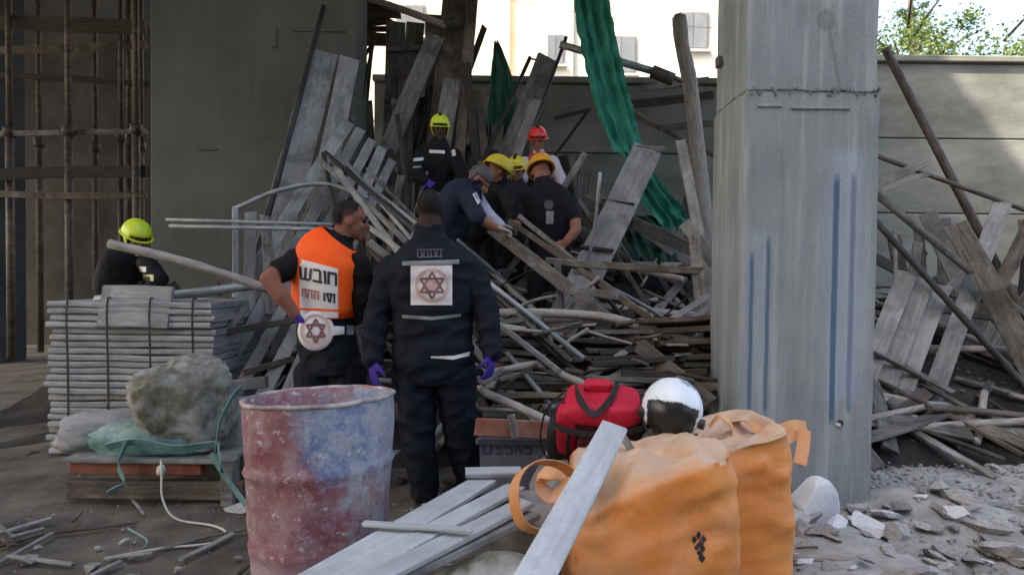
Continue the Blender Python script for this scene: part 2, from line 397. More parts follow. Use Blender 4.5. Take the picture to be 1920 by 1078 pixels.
def ribbon_mesh(pts, W, T, wdir, n=24):
    pts = resample(pts, n); vs, fs = [], []
    for i, p in enumerate(pts):
        tg = (pts[min(i+1, n)] - pts[max(i-1, 0)]).normalized()
        w = wdir(i / n) if callable(wdir) else wdir
        w = (w - tg * w.dot(tg)).normalized(); nn = tg.cross(w)
        for a, c in ((-1, -1), (1, -1), (1, 1), (-1, 1)):
            vs.append(p + w * W/2 * a + nn * T/2 * c)
    for i in range(n):
        for k in range(4): fs.append((i*4 + k, i*4 + (k+1) % 4, (i+1)*4 + (k+1) % 4, (i+1)*4 + k))
    fs.append((3, 2, 1, 0)); fs.append((n*4, n*4+1, n*4+2, n*4+3))
    return mesh('strap', vs, fs, False)
def chunk_mesh(rnd, sx=1, sy=1, sz=1, n=13):
    bm = bmesh.new()
    for _ in range(n):
        d = V((rnd.gauss(0, 1), rnd.gauss(0, 1), rnd.gauss(0, 1))).normalized() * rnd.uniform(.75, 1.0)
        bm.verts.new((d.x * sx, d.y * sy, d.z * sz))
    r = bmesh.ops.convex_hull(bm, input=bm.verts)
    bmesh.ops.delete(bm, geom=[g for g in r['geom_interior'] if isinstance(g, bmesh.types.BMVert)], context='VERTS')
    return bm_mesh('chunk', bm)
CH = [chunk_mesh(random.Random(i), 1, R.uniform(.6, 1), R.uniform(.4, .75)) for i in range(14)]
CH2 = []
for me_ in CH:
    k_ = me_.copy(); CH2.append(k_)
def chunk(name, loc, s, mat='rubble', label=None, cat=None, group=None, rot=None):
    k = R.randrange(len(CH))
    src = CH[k]
    if mat != 'rubble':
        src = src.copy(); src.materials.clear()
    if not src.materials: src.materials.append(MATS[mat])
    o = bpy.data.objects.new(name, src); COL.objects.link(o)
    o.location = loc; o.scale = (s, s, s) if not hasattr(s, '__len__') else s
    o.rotation_euler = rot if rot else (R.uniform(-.4, .4), R.uniform(-.4, .4), R.uniform(0, 6.3))
    return tag(o, label, cat, group)
def sstep(a, b_, x):
    u = max(0.0, min(1.0, (x - a) / (b_ - a))); return u * u * (3 - 2 * u)

# ------------------------------------------------------------------ ground and mound
def mound(x, y):
    a = .35 * sstep(3.9, 4.6, y) * sstep(-1.3, -.3, x) + .95 * sstep(4.5, 6.2, y) * (.25 + .75 * sstep(-2.6, -.6, x))
    a *= 1 - .45 * sstep(2.4, 4.0, x)
    a *= 1 - .75 * sstep(8.0, 9.2, y)
    a += .75 * sstep(6.2, 7.2, y) * sstep(-1.9, -1.3, x) * sstep(1.0, .3, x) * (1 - .7 * sstep(8.0, 9.2, y))
    a += .55 * math.exp(-((x + 1.75) / .55) ** 2 - ((y - 5.05) / .45) ** 2)
    return a + .10 * (noise.noise(V((x * 1.7, y * 1.7, 3))) ) * sstep(3.9, 4.6, y)
def axis(lo, hi, dlo, dhi, step):
    near = list(np.arange(dlo, dhi + 1e-6, step)); out = []
    v_, s_ = dhi, step
    while v_ < hi: s_ *= 1.5; v_ += s_; out.append(min(v_, hi))
    pre = []; v_, s_ = dlo, step
    while v_ > lo: s_ *= 1.5; v_ -= s_; pre.append(max(v_, lo))
    return pre[::-1] + near + out
xs, ys = axis(-150, 150, -4, 5, .06), axis(-150, 150, .6, 6, .06)
vs = []
for y in ys:
    for x in xs:
        near = 1 if (-4.5 < x < 5.5 and 0 < y < 7) else 0
        z = near * (.016 * noise.noise(V((x * 2.1, y * 2.1, 0))) + .012 * noise.noise(V((x * 7, y * 7, 5))) + .006 * noise.noise(V((x * 19, y * 19, 9))))
        vs.append((x, y, z - .01))
nx = len(xs)
fs = [(j*nx + i, j*nx + i + 1, (j+1)*nx + i + 1, (j+1)*nx + i) for j in range(len(ys) - 1) for i in range(nx - 1)]
tag(link('ground', mesh('ground', vs, fs, True), MATS['dirt']), kind='structure')
mx, my = np.arange(-4.5, 9.5, .12), np.arange(3.8, 9.25, .12)
vs = [(x, y, mound(x, y) - .03 + .035 * noise.noise(V((x * 6, y * 6, 1)))) for y in my for x in mx]
nx = len(mx)
fs = [(j*nx + i, j*nx + i + 1, (j+1)*nx + i + 1, (j+1)*nx + i) for j in range(len(my) - 1) for i in range(nx - 1)]
tag(link('debris_mound', mesh('debris_mound', vs, fs, True), MATS['mound_shade_dirt']), kind='structure')

# ------------------------------------------------------------------ concrete column with sprayed stripes
CD = 3.30
cl, cr = P(1390, 515, CD), P(1645, 515, CD)
CW = cr.x - cl.x; CX = (cl.x + cr.x) / 2; CDEP = .52
column = None
def shaft(zlo, zhi, inset, jag):
    w, d0, d1 = CW / 2 - inset, inset, CDEP - inset
    nz_, nn = 14, 12
    ring = []
    for i in range(nn): ring.append((-w + 2*w*i/nn, d0))
    for i in range(nn): ring.append((w, d0 + (d1 - d0)*i/nn))
    for i in range(nn): ring.append((w - 2*w*i/nn, d1))
    for i in range(nn): ring.append((-w, d1 - (d1 - d0)*i/nn))
    vs = []; m_ = len(ring)
    for k in range(nz_ + 1):
        z = zlo + (zhi - zlo) * k / nz_
        for i, (x, y) in enumerate(ring):
            q = noise.noise(V((x * 4, y * 4, z * 3))) * .004
            corner = i % nn == 0
            e = (.006 + .012 * max(0, noise.noise(V((x * 3, y, z * 9))))) if corner else 0
            s = 1 - e / max(.1, w)
            zz = z
            if jag and k == (nz_ if jag > 0 else 0): zz += .016 * noise.noise(V((x * 14, y * 14, 7))) + .010 * noise.noise(V((x * 40, y * 40, 2)))
            vs.append((x * s + q * (1 if abs(x) >= w - 1e-6 else 0), CDEP/2 + (y - CDEP/2) * s + q, zz))
    fs = [(k*m_ + i, k*m_ + (i+1) % m_, (k+1)*m_ + (i+1) % m_, (k+1)*m_ + i) for k in range(nz_) for i in range(m_)]
    fs.append(tuple(range(m_ - 1, -1, -1))); fs.append(tuple(range(nz_*m_, nz_*m_ + m_)))
    return mesh('shaft', vs, fs)
ZJ = 2.315
column = empty('concrete_column', (CX, CD, 0), 'square grey concrete column with four blue sprayed stripes at right', 'column')
local_link('lower_shaft', shaft(-.05, ZJ - .012, 0.0, 1), MATS['column_concrete'], column)
local_link('upper_shaft', shaft(ZJ + .012, 6.2, 0.010, -1), MATS['column_concrete'], column)
bm = bmesh.new(); box_into(bm, (0, CDEP/2, ZJ), (CW - .035, CDEP - .035, .05)); local_link('joint', bm_mesh('joint', bm), MATS['column_concrete'], column)
for (x0, x1, z, d) in ((-.305, -.17, 2.235, .014), (-.12, .20, 2.225, .018)):    # lips left where formwork battens pressed in
    bm = bmesh.new(); box_into(bm, ((x0 + x1)/2, -.003, z), (x1 - x0, d, .016), bev=.003); local_link('formwork_lip', bm_mesh('lip', bm), MATS['column_concrete'], column)
for k in range(34):                                                              # crumbs squeezed out of the cold joint
    x = R.uniform(-CW/2 + .02, CW/2 - .02)
    o = bpy.data.objects.new('joint_crumb', CH2[k % 14]); 
    if not CH2[k % 14].materials: CH2[k % 14].materials.append(MATS['column_concrete'])
    COL.objects.link(o); o.parent = column; o.location = (x, -.003, ZJ + R.uniform(-.02, .02)); s = R.uniform(.007, .02); o.scale = (s * 1.6, s * .7, s)
    o.rotation_euler = (R.uniform(0, 6), R.uniform(0, 6), R.uniform(0, 6))
vs, fs = tube_mesh([V((.185, -.012, .50)), V((.185, .02, .50))], .016, 12); local_link('tie_hole_plug', mesh('plug', vs, fs), MATS['black_steel'], column)
vs, fs = tube_mesh([V((.173, -.016, .492)), V((.173, .01, .492))], .010, 10); local_link('tie_bolt', mesh('bolt', vs, fs), MATS['reflective'], column)
bm = bmesh.new(); box_into(bm, (-CW/2 - .012, .40, 2.61), (.026, .05, .07), bev=.006); local_link('form_clamp', bm_mesh('clamp', bm), MATS['rusty_steel'], column)

# ------------------------------------------------------------------ left concrete pier
PD = 6.3
a0, a1 = P(281, 300, PD), P(666, 300, PD)
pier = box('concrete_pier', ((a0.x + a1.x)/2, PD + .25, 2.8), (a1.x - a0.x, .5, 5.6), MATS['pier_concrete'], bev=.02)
tag(pier, 'broad stained concrete pier standing in shade behind the orange vest', 'pier')
for (px, py, w, h) in ((513, 70, .06, .22), (600, 58, .55, .03), (390, 280, .2, .025)):
    c = P(px, py, PD - .004); bm = bmesh.new(); box_into(bm, c, (w, .02, h), bev=.004); link('concrete_lip', bm_mesh('lip', bm), MATS['pier_concrete'], pier)

# ------------------------------------------------------------------ unfinished building overhead and to the left (unseen slab and storeys shaped to cast the shade)
ub = empty('unfinished_building', (-7, 6, 0), 'dark unfinished concrete frame with props at the far left', 'building')
box('floor_slab', (-4.1, 6.45, 5.75), (17.2, 5.1, .30), MATS['slab_concrete'], ub)  # out of view; its reach is set to dim the heap
box('unseen_upper_wall', (-9.4, -.2, 12.9), (7.6, 18.0, 13.98), MATS['slab_concrete'], ub)  # unseen storeys, sized to keep direct sun off the site
for (x, y) in ((-9.3, 8.4), (-7.3, 8.5), (-12.4, 8.4), (-9.6, 4.6), (-6.2, -6.0), (-9.6, -3.0)):
    box('ground_column', (x, y, 2.8), (.45, .45, 5.6), MATS['dark_concrete'], ub)
box('back_wall', (-9.6, 10.6, 4.0), (9.4, .2, 8.0), MATS['dark_concrete'], ub)
rb_ = empty('added_shade_building', (-1, -11, 0), 'added unseen building behind the camera that blocks low sky light', 'building')  # added out of view to keep low sky light off the heap
box('wall', (-1, -12, 5.5), (26, 5, 11), MATS['plaster_cream'], rb_)
for k in range(7):
    for z in (2.2, 5.2, 8.2):
        f_ = box('window', (-11.5 + 3.5*k, -9.47, z), (1.3, .12, 1.4), MATS['window_frame'], rb_); box('pane', (-11.5 + 3.5*k, -9.40, z), (1.1, .04, 1.2), MATS['window_glass'], f_)
for k, x in enumerate((-12.6, -11.2, -9.8, -8.4, -7.0, -5.6, -4.2)):
    box('joist', (x, 6.85, 5.52), (.10, 3.9, .16), MATS['brown_wood'], ub)

# ------------------------------------------------------------------ retaining wall with courses and coping, in three runs
def retaining(name, x0, x1, y, ztop, label, courses):
    w = empty(name, ((x0 + x1)/2, y, 0), label, 'wall')
    h = ztop / courses
    for k in range(courses):
        nb = 1; bw = (x1 - x0) / nb
        for i in range(nb):
            off = R.uniform(-.008, .008)
            box('wall_panel', (x0 + bw*(i + .5), y + .15 + off, h*(k + .5)), (bw - .012, .3, h - .016), MATS['wall_concrete'], w, bev=.012)
    box('wall_core', ((x0 + x1)/2, y + .17, ztop/2 - .02), (x1 - x0 - .02, .2, ztop - .05), MATS['dark_concrete'], w)
    box('coping', ((x0 + x1)/2, y + .14, ztop + .05), (x1 - x0 + .02, .42, .1), MATS['wall_concrete'], w, bev=.015)
retaining('retaining_wall', P(700, 300, 9.4).x, P(1440, 300, 9.4).x, 9.4, P(1100, 158, 9.4).z, 'grey concrete retaining wall behind the green netting and rescuers', 4)
retaining('retaining_wall', P(1444, 300, 9.3).x, P(2150, 300, 9.3).x, 9.3, P(1690, 118, 9.3).z, 'taller grey concrete retaining wall right of the striped column', 4)

# ------------------------------------------------------------------ pale buildings in the sun
def window(par, c, w, h, y):
    fr = box('window', (c.x, y - .02, c.z), (w, .10, h), MATS['window_frame'], par, bev=.01)
    for s in (-1, 1):
        box('pane', (c.x + s*w*.235, y - .055, c.z), (w*.42, .06, h*.88), MATS['window_glass'], fr)
    box('sill', (c.x, y - .09, c.z - h/2 - .04), (w + .2, .22, .07), MATS['plaster_white'], fr)
b1 = empty('apartment_building', (P(1180, 500, 24).x, 24, 0), 'tall white sunlit building behind the hanging green net', 'building')
xl, xr = P(1003, 100, 24).x, P(1500, 100, 24).x
box('wall', ((xl + xr)/2, 28, 9), (xr - xl, 8, 18), MATS['plaster_white'], b1)
window(b1, P(1165, 105, 24), M_(55, 24), M_(70, 24), 24)
window(b1, P(1042, 95, 24), M_(32, 24), M_(56, 24), 24)
box('wall_pilaster', (P(1072, 80, 24).x, 23.94, 9), (.10, .14, 17.9), MATS['plaster_cream'], b1)
for px in (1300, 1390): window(b1, P(px, 60, 24), M_(55, 24), M_(70, 24), 24)
b2 = empty('apartment_building', (P(880, 500, 25.5).x, 25.5, 0), 'cream rendered building just left of the white building', 'building')
xl2, xr2 = P(640, 100, 25.5).x, P(1003, 100, 24).x - .01
box('wall', ((xl2 + xr2)/2, 29.5, 9), (xr2 - xl2, 8, 18), MATS['plaster_cream'], b2)
box('wall_pilaster', (P(952, 80, 25.5).x, 25.43, 9), (.16, .16, 17.9), MATS['plaster_cream'], b2)
box('parapet_step', (P(905, 150, 25.5).x, 25.35, P(905, 160, 25.5).z), (M_(60, 25.5), .3, .25), MATS['plaster_white'], b2)
window(b2, P(770, 40, 25.5), 1.2, 1.3, 25.5)
pole('overhead_cable', [P(930, -4, 20), P(1140, 34, 20), P(1240, 44, 20), P(1340, 53, 20), P(1660, 60, 20)], .012, 'rusty_steel', 'thin dark cable strung across the white building', 'cable', sides=6)

# ------------------------------------------------------------------ trees beyond the walls
def tree(name, base, H, crown_r, z0, label, leafmat, n, conif=False, seed=0, leaf=.11):
    rn = random.Random(seed)
    tr = empty(name, base, label, 'tree')
    pts = [base + V((rn.uniform(-.1, .1) * i, rn.uniform(-.1, .1) * i, H * .92 * i / 5)) for i in range(6)]
    vs, fs = tube_mesh(resample(pts, 10), [.16 * (1 - .85 * i / 10) * H / 5 for i in range(11)], 8)
    limbs = []
    for k in range(9 if not conif else 16):
        z = z0 + (H - z0) * (k / (9 if not conif else 16)) * .9; a = rn.uniform(0, 6.28)
        L = crown_r * (.85 if not conif else max(.15, 1 - (z - z0) / (H - z0)))
        p = base + V((0, 0, z)); e = p + V((math.cos(a)*L, math.sin(a)*L, L * (.5 if not conif else -.05)))
        v2, f2 = tube_mesh([p, (p + e)/2 + V((0, 0, .1)), e], [.045, .03, .012], 5)
        fs += [tuple(i + len(vs) for i in f) for f in f2]; vs += v2; limbs.append((p, e))
    link('trunk', mesh('trunk', vs, fs, True), MATS['bark'], tr)
    vs, fs = [], []
    cl_ = []
    for k in range(46 if not conif else 60):
        if conif:
            u = rn.random(); z = z0 + (H - z0) * u; rr = crown_r * (1 - u) ** .9 + .08; a = rn.uniform(0, 6.28); q = rr * math.sqrt(rn.random())
            cl_.append((base + V((math.cos(a)*q, math.sin(a)*q, z)), .14 + .16 * (1 - u)))
        else:
            d = V((rn.gauss(0, 1), rn.gauss(0, 1), rn.gauss(0, .8))).normalized() * rn.uniform(.35, 1.0)
            cl_.append((base + V((d.x * crown_r, d.y * crown_r, (z0 + H)/2 + d.z * (H - z0)/2)), crown_r * rn.uniform(.16, .34)))
    for k in range(n):
        c, s = cl_[rn.randrange(len(cl_))]
        p = c + V((rn.gauss(0, .5), rn.gauss(0, .5), rn.gauss(0, .4))) * s
        u = V((rn.gauss(0, 1), rn.gauss(0, 1), rn.gauss(0, .6))).normalized(); w = u.cross(V((rn.gauss(0, 1), rn.gauss(0, 1), rn.gauss(0, 1)))).normalized()
        l = leaf * rn.uniform(.6, 1.3); i = len(vs)
        vs += [p - u*l*.5, p + w*l*.25, p + u*l*.5, p - w*l*.25]; fs.append((i, i+1, i+2, i+3))
    link('crown', mesh('crown', vs, fs), MATS[leafmat], tr)
    return tr
def base_at(px, d): 
    q = P(px, 500, d); return V((q.x, d, 0))
tree('leafy_tree', base_at(1690, 15.5), 8.3, 1.9, 4.6, 'sunlit light green tree behind the wall right of the column', 'leaf_green', 12000, seed=3)
tree('leafy_tree', base_at(1870, 16.5), 8.6, 2.2, 4.6, 'broad green tree furthest right above the wall', 'leaf_green', 12000, seed=5)
tree('conifer_tree', base_at(1695, 21), 12.5, 1.1, 5.5, 'slim dark conifer rising behind the light green tree', 'leaf_dark', 5000, True, seed=8)
tree('leafy_tree', base_at(705, 17), 5.6, 1.3, 2.6, 'green tree glimpsed in the gap right of the pier', 'leaf_green', 4200, seed=9)
# ------------------------------------------------------------------ collapsed formwork, props and timber; every piece is its own object
NOEXT = {'steel_coupler', 'scrap', 'batten', 'cross_bar', 'timber_log', 'upright_board', 'waler', 'timber_pole', 'loose_stick', 'timber_block'}
def grounded(name, p, q):
    """steep pieces stand on the heap: run the lower end on until it meets the mound"""
    lo, hi = (p, q) if p.z < q.z else (q, p)
    ax = lo - hi; L = ax.length; ax.normalize()
    if name in NOEXT or -ax.z < .38: return p, q
    e, k = lo.copy(), 0.0
    while e.z > mound(e.x, e.y) - .05 and k < 1.9 and e.y > 3.6: e = e + ax * .05; k += .05
    return (e, q) if p.z < q.z else (p, e)
def PL(name, a, b, wpx, T, mat, label, cat='plank', roll=0.0, group=None, parent=None, bow=.012):
    d = (a[2] + b[2]) / 2
    p, q = grounded(name, P(*a), P(*b))
    return plank(name, p, q, M_(wpx, d), T, mat, label, cat if label else None, group, roll=roll, parent=parent, bow=bow)
def PO(name, pts, wpx, mat, label, cat='pole', knots=0.0, parent=None, taper=1.0, group=None):
    d = sum(p[2] for p in pts) / len(pts)
    w = [P(*p) for p in pts]
    if len(w) == 2: w = list(grounded(name, *w))
    elif w[-1].z < w[-2].z: w[-1] = grounded(name, w[-2], w[-1])[1]
    return pole(name, w, M_(wpx, d) / 2, mat, label, cat if label else None, group, parent, knots, taper=taper)

# leaning formwork against the pier
fp = empty('formwork_panel', P(540, 470, 5.5), 'tall pale boarded formwork panel leaning on the concrete pier', 'formwork')
PL('board', (612, 98, 6.2), (518, 478, 5.45), 46, .025, 'pale_wood', None, parent=fp)
PL('board', (655, 112, 6.2), (572, 470, 5.45), 38, .025, 'pale_wood', None, parent=fp)
PL('batten', (596, 205, 6.08), (664, 222, 6.08), 9, .03, 'weathered_wood', None, parent=fp)
PL('batten', (560, 330, 5.9), (640, 345, 5.9), 9, .03, 'weathered_wood', None, parent=fp)
PO('steel_prop', [(607, 12, 6.25), (512, 372, 5.6)], 9, 'black_steel', 'long black steel prop along the left edge of the tall formwork', 'prop')
PO('steel_prop', [(600, 34, 6.22), (500, 392, 5.55)], 5, 'weathered_wood', 'thin grey batten beside the long black prop', 'batten')
fl = empty('formwork_panel', P(600, 440, 5.1), 'lower slatted formwork panel with dark gaps above the orange vest', 'formwork')
for i, (x0, y0, x1, y1, w) in enumerate(((652, 232, 512, 470, 24), (676, 244, 545, 476, 20), (698, 262, 586, 470, 18), (716, 280, 622, 470, 20), (736, 300, 660, 470, 17))):
    PL('slat', (x0, y0, 5.75), (x1, y1, 5.05), w, .022, 'pale_wood', None, parent=fl)
PL('batten', (600, 300, 5.56), (720, 345, 5.56), 9, .03, 'weathered_wood', None, parent=fl)
PL('batten', (545, 398, 5.3), (690, 430, 5.3), 9, .03, 'weathered_wood', None, parent=fl)
# upright boards behind the raised arm
for i, (x0, y0, x1, y1, w, mt, lb) in enumerate((
        (470, 400, 468, 592, 21, 'pale_wood', 'pale upright board left of the bent elbow'),
        (497, 405, 508, 590, 19, 'weathered_wood', 'tan upright board just behind the bent elbow'),
        (528, 470, 540, 600, 19, 'pale_wood', 'short pale board behind the forearm of the orange vest man'),
        (441, 392, 441, 590, 11, 'galvanised', 'narrow grey upright post beside the pale upright board'))):
    PL('upright_board', (x0, y0, 4.9), (x1, y1, 4.8), w, .02, mt, lb, 'board')
PO('scaffold_tube', [(312, 412, 4.7), (622, 421, 4.7)], 7, 'galvanised', 'upper of two parallel grey tubes crossing the pier', 'tube')
PO('scaffold_tube', [(318, 424, 4.68), (628, 431, 4.68)], 8, 'galvanised', 'lower of two parallel grey tubes crossing the pier', 'tube')
PO('timber_pole', [(205, 457, 4.15), (350, 492, 4.2), (505, 543, 4.35)], 17, 'log_bark', 'long round timber pole slanting down above the sheet stack', 'pole', .06)
PO('timber_pole', [(180, 562, 4.3), (330, 552, 4.4), (482, 535, 4.6)], 17, 'galvanised', 'level grey pole lying across the sheet stack', 'pole', .03)
PL('timber_batten', (396, 652, 4.3), (462, 575, 4.6), 13, .03, 'weathered_wood', 'short batten propped up right of the sheet stack', 'batten')
PL('timber_batten', (425, 622, 4.4), (572, 598, 4.5), 12, .03, 'dark_wood', 'dark batten level with the hip of the orange vest man', 'batten')
PL('timber_batten', (455, 700, 4.2), (550, 672, 4.5), 12, .03, 'brown_wood', 'dull brown batten behind the drum rim at left', 'batten')
PO('bent_pipe', [(440, 392, 5.1), (520, 358, 5.2), (610, 345, 5.25), (690, 372, 5.2)], 9, 'galvanised', 'bent grey pipe arching over the slatted formwork', 'pipe')
PO('steel_prop', [(700, 82, 6.9), (652, 300, 6.3)], 7, 'black_steel', 'thin black prop in the bright gap right of the pier', 'prop')
PO('steel_prop', [(668, 128, 6.9), (702, 78, 6.9)], 7, 'black_steel', 'short black brace in the bright gap right of the pier', 'brace')
# diagonal tubes between the two medics
for x0, y0, d0, x1, y1, d1, w, mt, nm, lb in (
        (610, 286, 5.3, 772, 428, 4.6, 9, 'black_steel', 'scaffold_tube', 'darkest diagonal tube running down to the dark jacket shoulder'),
        (628, 298, 5.35, 765, 408, 4.7, 8, 'galvanised', 'scaffold_tube', 'grey diagonal tube just above the darkest diagonal tube'),
        (604, 305, 5.2, 700, 402, 4.8, 10, 'weathered_wood', 'timber_batten', 'pale diagonal batten over the short-haired head'),
        (632, 318, 5.1, 752, 470, 4.5, 11, 'pale_wood', 'timber_batten', 'brightest diagonal batten passing in front of the turned face'),
        (650, 305, 5.2, 762, 438, 4.6, 8, 'galvanised', 'scaffold_tube', 'slim diagonal tube near the bald dark head'),
        (606, 288, 5.4, 622, 368, 5.2, 9, 'black_steel', 'steel_prop', 'short dark stub at the top of the diagonal tubes'),
        (690, 452, 4.4, 748, 500, 4.3, 15, 'weathered_wood', 'timber_batten', 'grey batten end below the turned face'),
        (694, 428, 4.5, 760, 478, 4.3, 9, 'pale_wood', 'timber_batten', 'narrow pale batten between the two medics'),
        (700, 470, 4.4, 735, 520, 4.3, 12, 'brown_wood', 'timber_batten', 'brown batten stub between the two medics'),
        (700, 330, 5.2, 775, 400, 4.8, 7, 'weathered_wood', 'timber_batten', 'thin batten behind the bald dark head')):
    if nm == 'timber_batten': PL(nm, (x0, y0, d0), (x1, y1, d1), w, .03, mt, lb, 'batten', roll=R.uniform(-20, 20))
    else: PO(nm, [(x0, y0, d0), (x1, y1, d1)], w, mt, lb, 'tube')

# tall wreckage in the middle
fc = empty('formwork_panel', P(760, 350, 7.0), 'tall grey formwork wall behind the lime helmet with a cross batten', 'formwork')
for x0, y0, x1, y1, w in ((742, 42, 726, 345, 36), (779, 44, 768, 345, 34), (814, 30, 806, 345, 34)):
    PL('board', (x0, y0, 7.4), (x1, y1, 7.1), w, .03, 'weathered_wood', None, parent=fc)
PL('batten', (728, 92, 7.28), (835, 90, 7.28), 9, .04, 'weathered_wood', None, parent=fc)
PL('batten', (722, 190, 7.2), (830, 186, 7.2), 9, .04, 'brown_wood', None, parent=fc)
PL('timber_plank', (818, 66, 6.9), (756, 222, 6.75), 34, .035, 'weathered_wood', 'wide grey plank slanting across the tall formwork wall', roll=12)
PL('collapsed_beam', (866, -30, 7.2), (822, 335, 6.8), 62, .25, 'brown_wood', 'thick dark collapsed beam rising above the lime helmet', 'beam', roll=10)
PL('timber_plank', (888, -25, 6.95), (862, 330, 6.6), 20, .05, 'brown_wood', 'long split plank along the right side of the collapsed beam', roll=15)
PL('timber_plank', (848, 150, 6.7), (820, 345, 6.55), 34, .03, 'weathered_wood', 'olive grey plank directly behind the lime helmet', roll=-8)
PL('timber_plank', (875, 120, 6.75), (905, 350, 6.5), 16, .03, 'dark_wood', 'dark plank standing right of the olive grey plank')
PL('timber_plank', (896, 170, 6.9), (912, 345, 6.6), 14, .03, 'brown_wood', 'narrow brown plank standing behind the yellow helmets')
PO('timber_pole', [(676, -8, 7.0), (752, 18, 6.95), (846, 52, 6.8)], 13, 'log_bark', 'round pole sticking out towards upper left from the beam', 'pole', .05)
PO('steel_coupler', [(836, 50, 6.78), (856, 40, 6.78)], 20, 'black_steel', 'dark coupler where the upper pole meets the beam', 'coupler')
PL('timber_plank', (908, 52, 7.2), (862, 170, 7.0), 12, .05, 'dark_wood', 'dark batten jutting up against the cream building', 'batten')
PL('timber_plank', (745, 215, 6.5), (765, 400, 6.1), 9, .03, 'dark_wood', 'thin dark strip hanging left of the lime helmet', 'strip')
PL('timber_plank', (700, 60, 7.3), (688, 250, 7.1), 8, .03, 'dark_wood', 'thin dark upright in the bright gap', 'strip')
ov = empty('overhead_formwork', P(705, 50, 7.2), 'dark overhead bundle of formwork scraps right of the pier top', 'formwork')
for k in range(9):
    y = -10 + k * 11
    PL('scrap', (664 + R.uniform(0, 8), y + R.uniform(-4, 4), 7.2 + .05*k), (735 + R.uniform(-6, 22) - (k > 5) * 14, y + R.uniform(-6, 8), 7.2 + .05*k), R.uniform(9, 15), .06, R.choice(['dark_wood', 'dark_wood', 'brown_wood', 'black_steel']), None, parent=ov)
# leaning plank and its props in front of the white building
PL('timber_plank', (1028, 110, 7.0), (944, 312, 6.5), 44, .03, 'weathered_wood', 'wide grey plank leaning up in front of the white building')
PL('timber_plank', (1005, 190, 6.8), (962, 320, 6.45), 24, .03, 'pale_wood', 'pale board overlapping the wide leaning grey plank')
PO('steel_prop', [(994, 108, 7.0), (922, 268, 6.7)], 8, 'black_steel', 'black prop on the left of the wide leaning plank', 'prop')
PO('steel_prop', [(1062, 70, 6.95), (972, 318, 6.4)], 7, 'black_steel', 'long black prop on the right of the wide leaning plank', 'prop')
PO('steel_prop', [(992, 110, 6.99), (1032, 118, 6.99)], 4, 'black_steel', 'short rod joining the two black props', 'rod')
PO('scaffold_tube', [(1050, 84, 6.85), (1252, 142, 6.8)], 14, 'galvanised', 'grey tube crossing the hanging green net', 'tube')
PO('steel_coupler', [(1222, 134, 6.78), (1262, 150, 6.78)], 24, 'rusty_steel', 'clamped coupler on the right end of the crossing tube', 'coupler')
PO('scaffold_tube', [(1250, 140, 6.8), (1278, 152, 6.9)], 9, 'rusty_steel', 'thin rusty rod past the clamped coupler', 'rod')
PO('timber_post', [(1273, 32, 7.3), (1280, 92, 7.3), (1296, 180, 7.2), (1312, 330, 7.0)], 26, 'log_bark', 'thick broken post standing left of the striped column', 'post', .08, taper=1.1)
PO('steel_prop', [(1271, 28, 7.3), (1277, 80, 7.3)], 15, 'dark_wood', 'dark burnt tip of the thick broken post', 'post')
# horizontals along the wall
for x0, y0, x1, y1, d, w, mt, lb in (
        (1172, 196, 1335, 178, 8.6, 16, 'dark_wood', 'dark waler along the wall below the white building'),
        (1180, 170, 1330, 150, 8.8, 12, 'weathered_wood', 'grey waler just under the wall coping'),
        (1185, 212, 1250, 245, 8.2, 9, 'brown_wood', 'brown batten slanting below the dark waler'),
        (1235, 240, 1336, 232, 8.2, 12, 'weathered_wood', 'grey rail left of the column at wall mid height'),
        (1190, 276, 1246, 280, 5.7, 8, 'weathered_wood', 'small batten capping the bright barred plank'),
        (1040, 222, 1108, 206, 8.4, 7, 'dark_wood', 'thin dark stick against the wall above the red helmet'),
        (1062, 262, 1100, 212, 8.4, 5, 'dark_wood', 'thinnest forked stick against the wall'),
        (1060, 345, 1096, 290, 5.8, 12, 'weathered_wood', 'short grey batten right of the red helmet man'),
        (1085, 375, 1130, 445, 5.4, 10, 'weathered_wood', 'grey batten behind the bare forearm'),
        (1095, 378, 1230, 440, 5.4, 24, 'weathered_wood', 'grey board behind the bright barred plank'),
        (1120, 372, 1160, 400, 5.6, 20, 'pale_wood', 'pale offcut behind the bright barred plank')):
    PL('timber_batten', (x0, y0, d), (x1, y1, d), w, .04, mt, lb, 'batten', roll=R.uniform(-15, 15))
bp = empty('barred_plank', P(1105, 495, 5.0), 'bright broad plank with dark cross bars leaning left of the column', 'plank')
PL('board', (1214, 280, 5.7), (1103, 500, 5.05), 57, .03, 'pale_wood', None, parent=bp)
for x0, y0, x1, y1, d in ((1128, 376, 1188, 384, 5.38), (1086, 462, 1150, 470, 5.10)): PL('cross_bar', (x0, y0, d), (x1, y1, d), 7, .03, 'dark_wood', None, parent=bp)
PL('timber_plank', (1276, 264, 5.3), (1314, 462, 5.0), 19, .03, 'pale_wood', 'slim pale plank standing close left of the column')
PL('timber_plank', (1284, 420, 4.8), (1322, 468, 4.7), 24, .03, 'pale_wood', 'short pale board end touching the column edge')
PL('timber_plank', (1302, 440, 4.7), (1322, 600, 4.5), 22, .03, 'weathered_wood', 'upright grey board hidden partly by the column')
